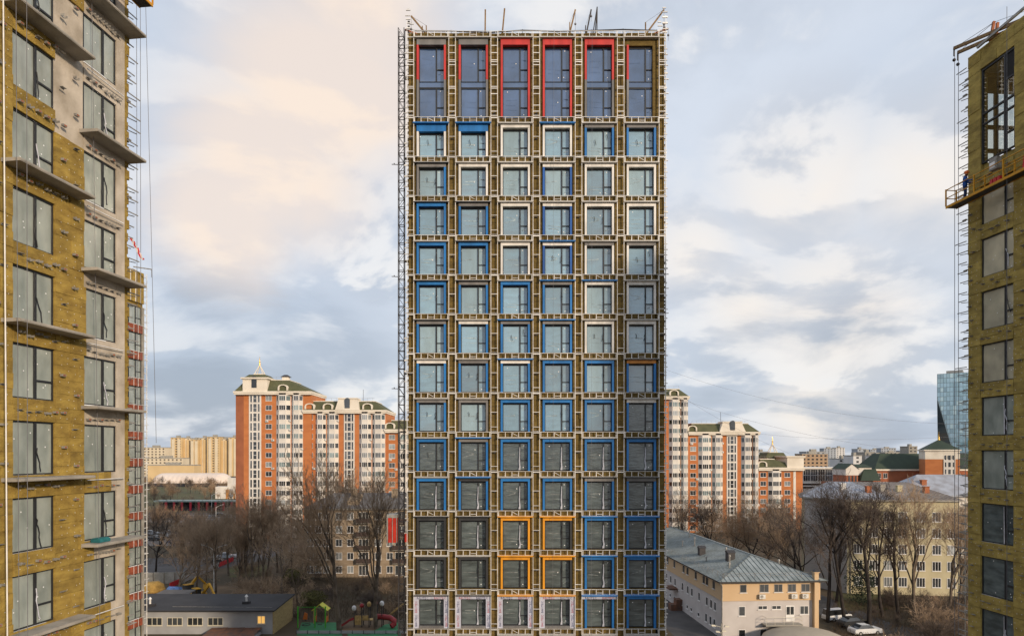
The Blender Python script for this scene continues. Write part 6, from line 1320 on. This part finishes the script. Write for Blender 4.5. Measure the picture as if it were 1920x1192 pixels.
part('mound', b.mesh('mound', mat('ochre_sand', (.40, .25, .07), .95, .2, 1.5, .5, 5)), o)
o = thing('tin_shelter', 'dark tin shelter with a blue sheet on top behind the shed', 'shelter', (gx(322, 117), 117, 0)); b = MB(); b.hexa([(-3.2, -1.6, 2.0), (2.6, -1.6, 2.0), (3.2, 2, 2.6), (-2.2, 2, 2.6), (-3.2, -1.6, 2.1), (2.6, -1.6, 2.1), (3.2, 2, 2.7), (-2.2, 2, 2.7)]); part('roof', b.mesh('roof', SLATE), o); b = MB(); b.box(-2.6, 2.4, -1.2, 1.6, 0, 1.98); part('wall', b.mesh('wall', DARKST), o)
o = thing('tarpaulin', 'blue tarpaulin bundle behind the tin shelter', 'tarpaulin', (gx(328, 122.5), 122.5, 0)); b = MB(); b.hexa([(-1.6, -.8, 0), (1.6, -.8, 0), (1.4, .8, 0), (-1.5, .8, 0), (-1.2, -.5, 2.3), (.9, -.6, 2.6), (1.0, .5, 2.4), (-1.3, .5, 2.5)]); part('sheet', b.mesh('sheet', mat('tarp_blue', (.10, .20, .48), .6, .2, 3, .3, 4)), o)
def lamp(label, px, Y, h, two=True):
    o = thing('street_lamp', label, 'lamp', (gx(px, Y), Y, 0)); b = MB(); b.tube((0, 0, 0), (0, 0, h), .10, .06, 7); part('pole', b.mesh('pole', GALV), o)
    for s_ in ((-1, 1) if two else (1,)): b = MB(); b.path([(0, 0, h - .3), (s_ * .8, 0, h + .3), (s_ * 1.8, 0, h + .6)], [.05] * 3, 5); part('arm', b.mesh('arm', GALV), o); b = MB(); b.hexa([(s_ * 1.7, -.12, h + .55), (s_ * 2.4, -.12, h + .68), (s_ * 2.4, .12, h + .68), (s_ * 1.7, .12, h + .55), (s_ * 1.75, -.1, h + .68), (s_ * 2.35, -.1, h + .78), (s_ * 2.35, .1, h + .78), (s_ * 1.75, .1, h + .68)]); part('lamp_head', b.mesh('lamp_head', GALV), o)
lamp('double armed street lamp behind the shed', 401, 127, 8.6); lamp('pale lamp post beside the station canopy', 397, 285, 9, False); lamp('lamp post right of the station canopy near the brick block', 426, 270, 9, False); lamp('thin lamp post behind the thicket', 405, 215, 9.5, False)
def wire(label, pts, r=.03):
    o = thing('overhead_wire', label, 'wire', pts[0]); b = MB(); p0 = Vector(pts[0]); a, c = Vector(pts[0]), Vector(pts[1]); n = 14; sag = pts[2]
    b.path([a.lerp(c, i / n) - p0 - Vector((0, 0, sag * 4 * (i / n) * (1 - i / n))) for i in range(n + 1)], [r] * (n + 1), 4); part('strand', b.mesh('strand', ROPE), o)
for lab, a, c, s_ in (('uppermost overhead wire across the right sky', (1240, 690), (1800, 795), 4), ('second overhead wire across the right sky', (1240, 735), (1800, 850), 4), ('nearly level overhead wire low in the right sky', (1424, 813), (1800, 817), 1.5), ('steep overhead wire ending behind the lowest brick and white block', (1270, 738), (1480, 850), 1)): wire(lab, (at(*a, 226), at(*c, 226), s_))
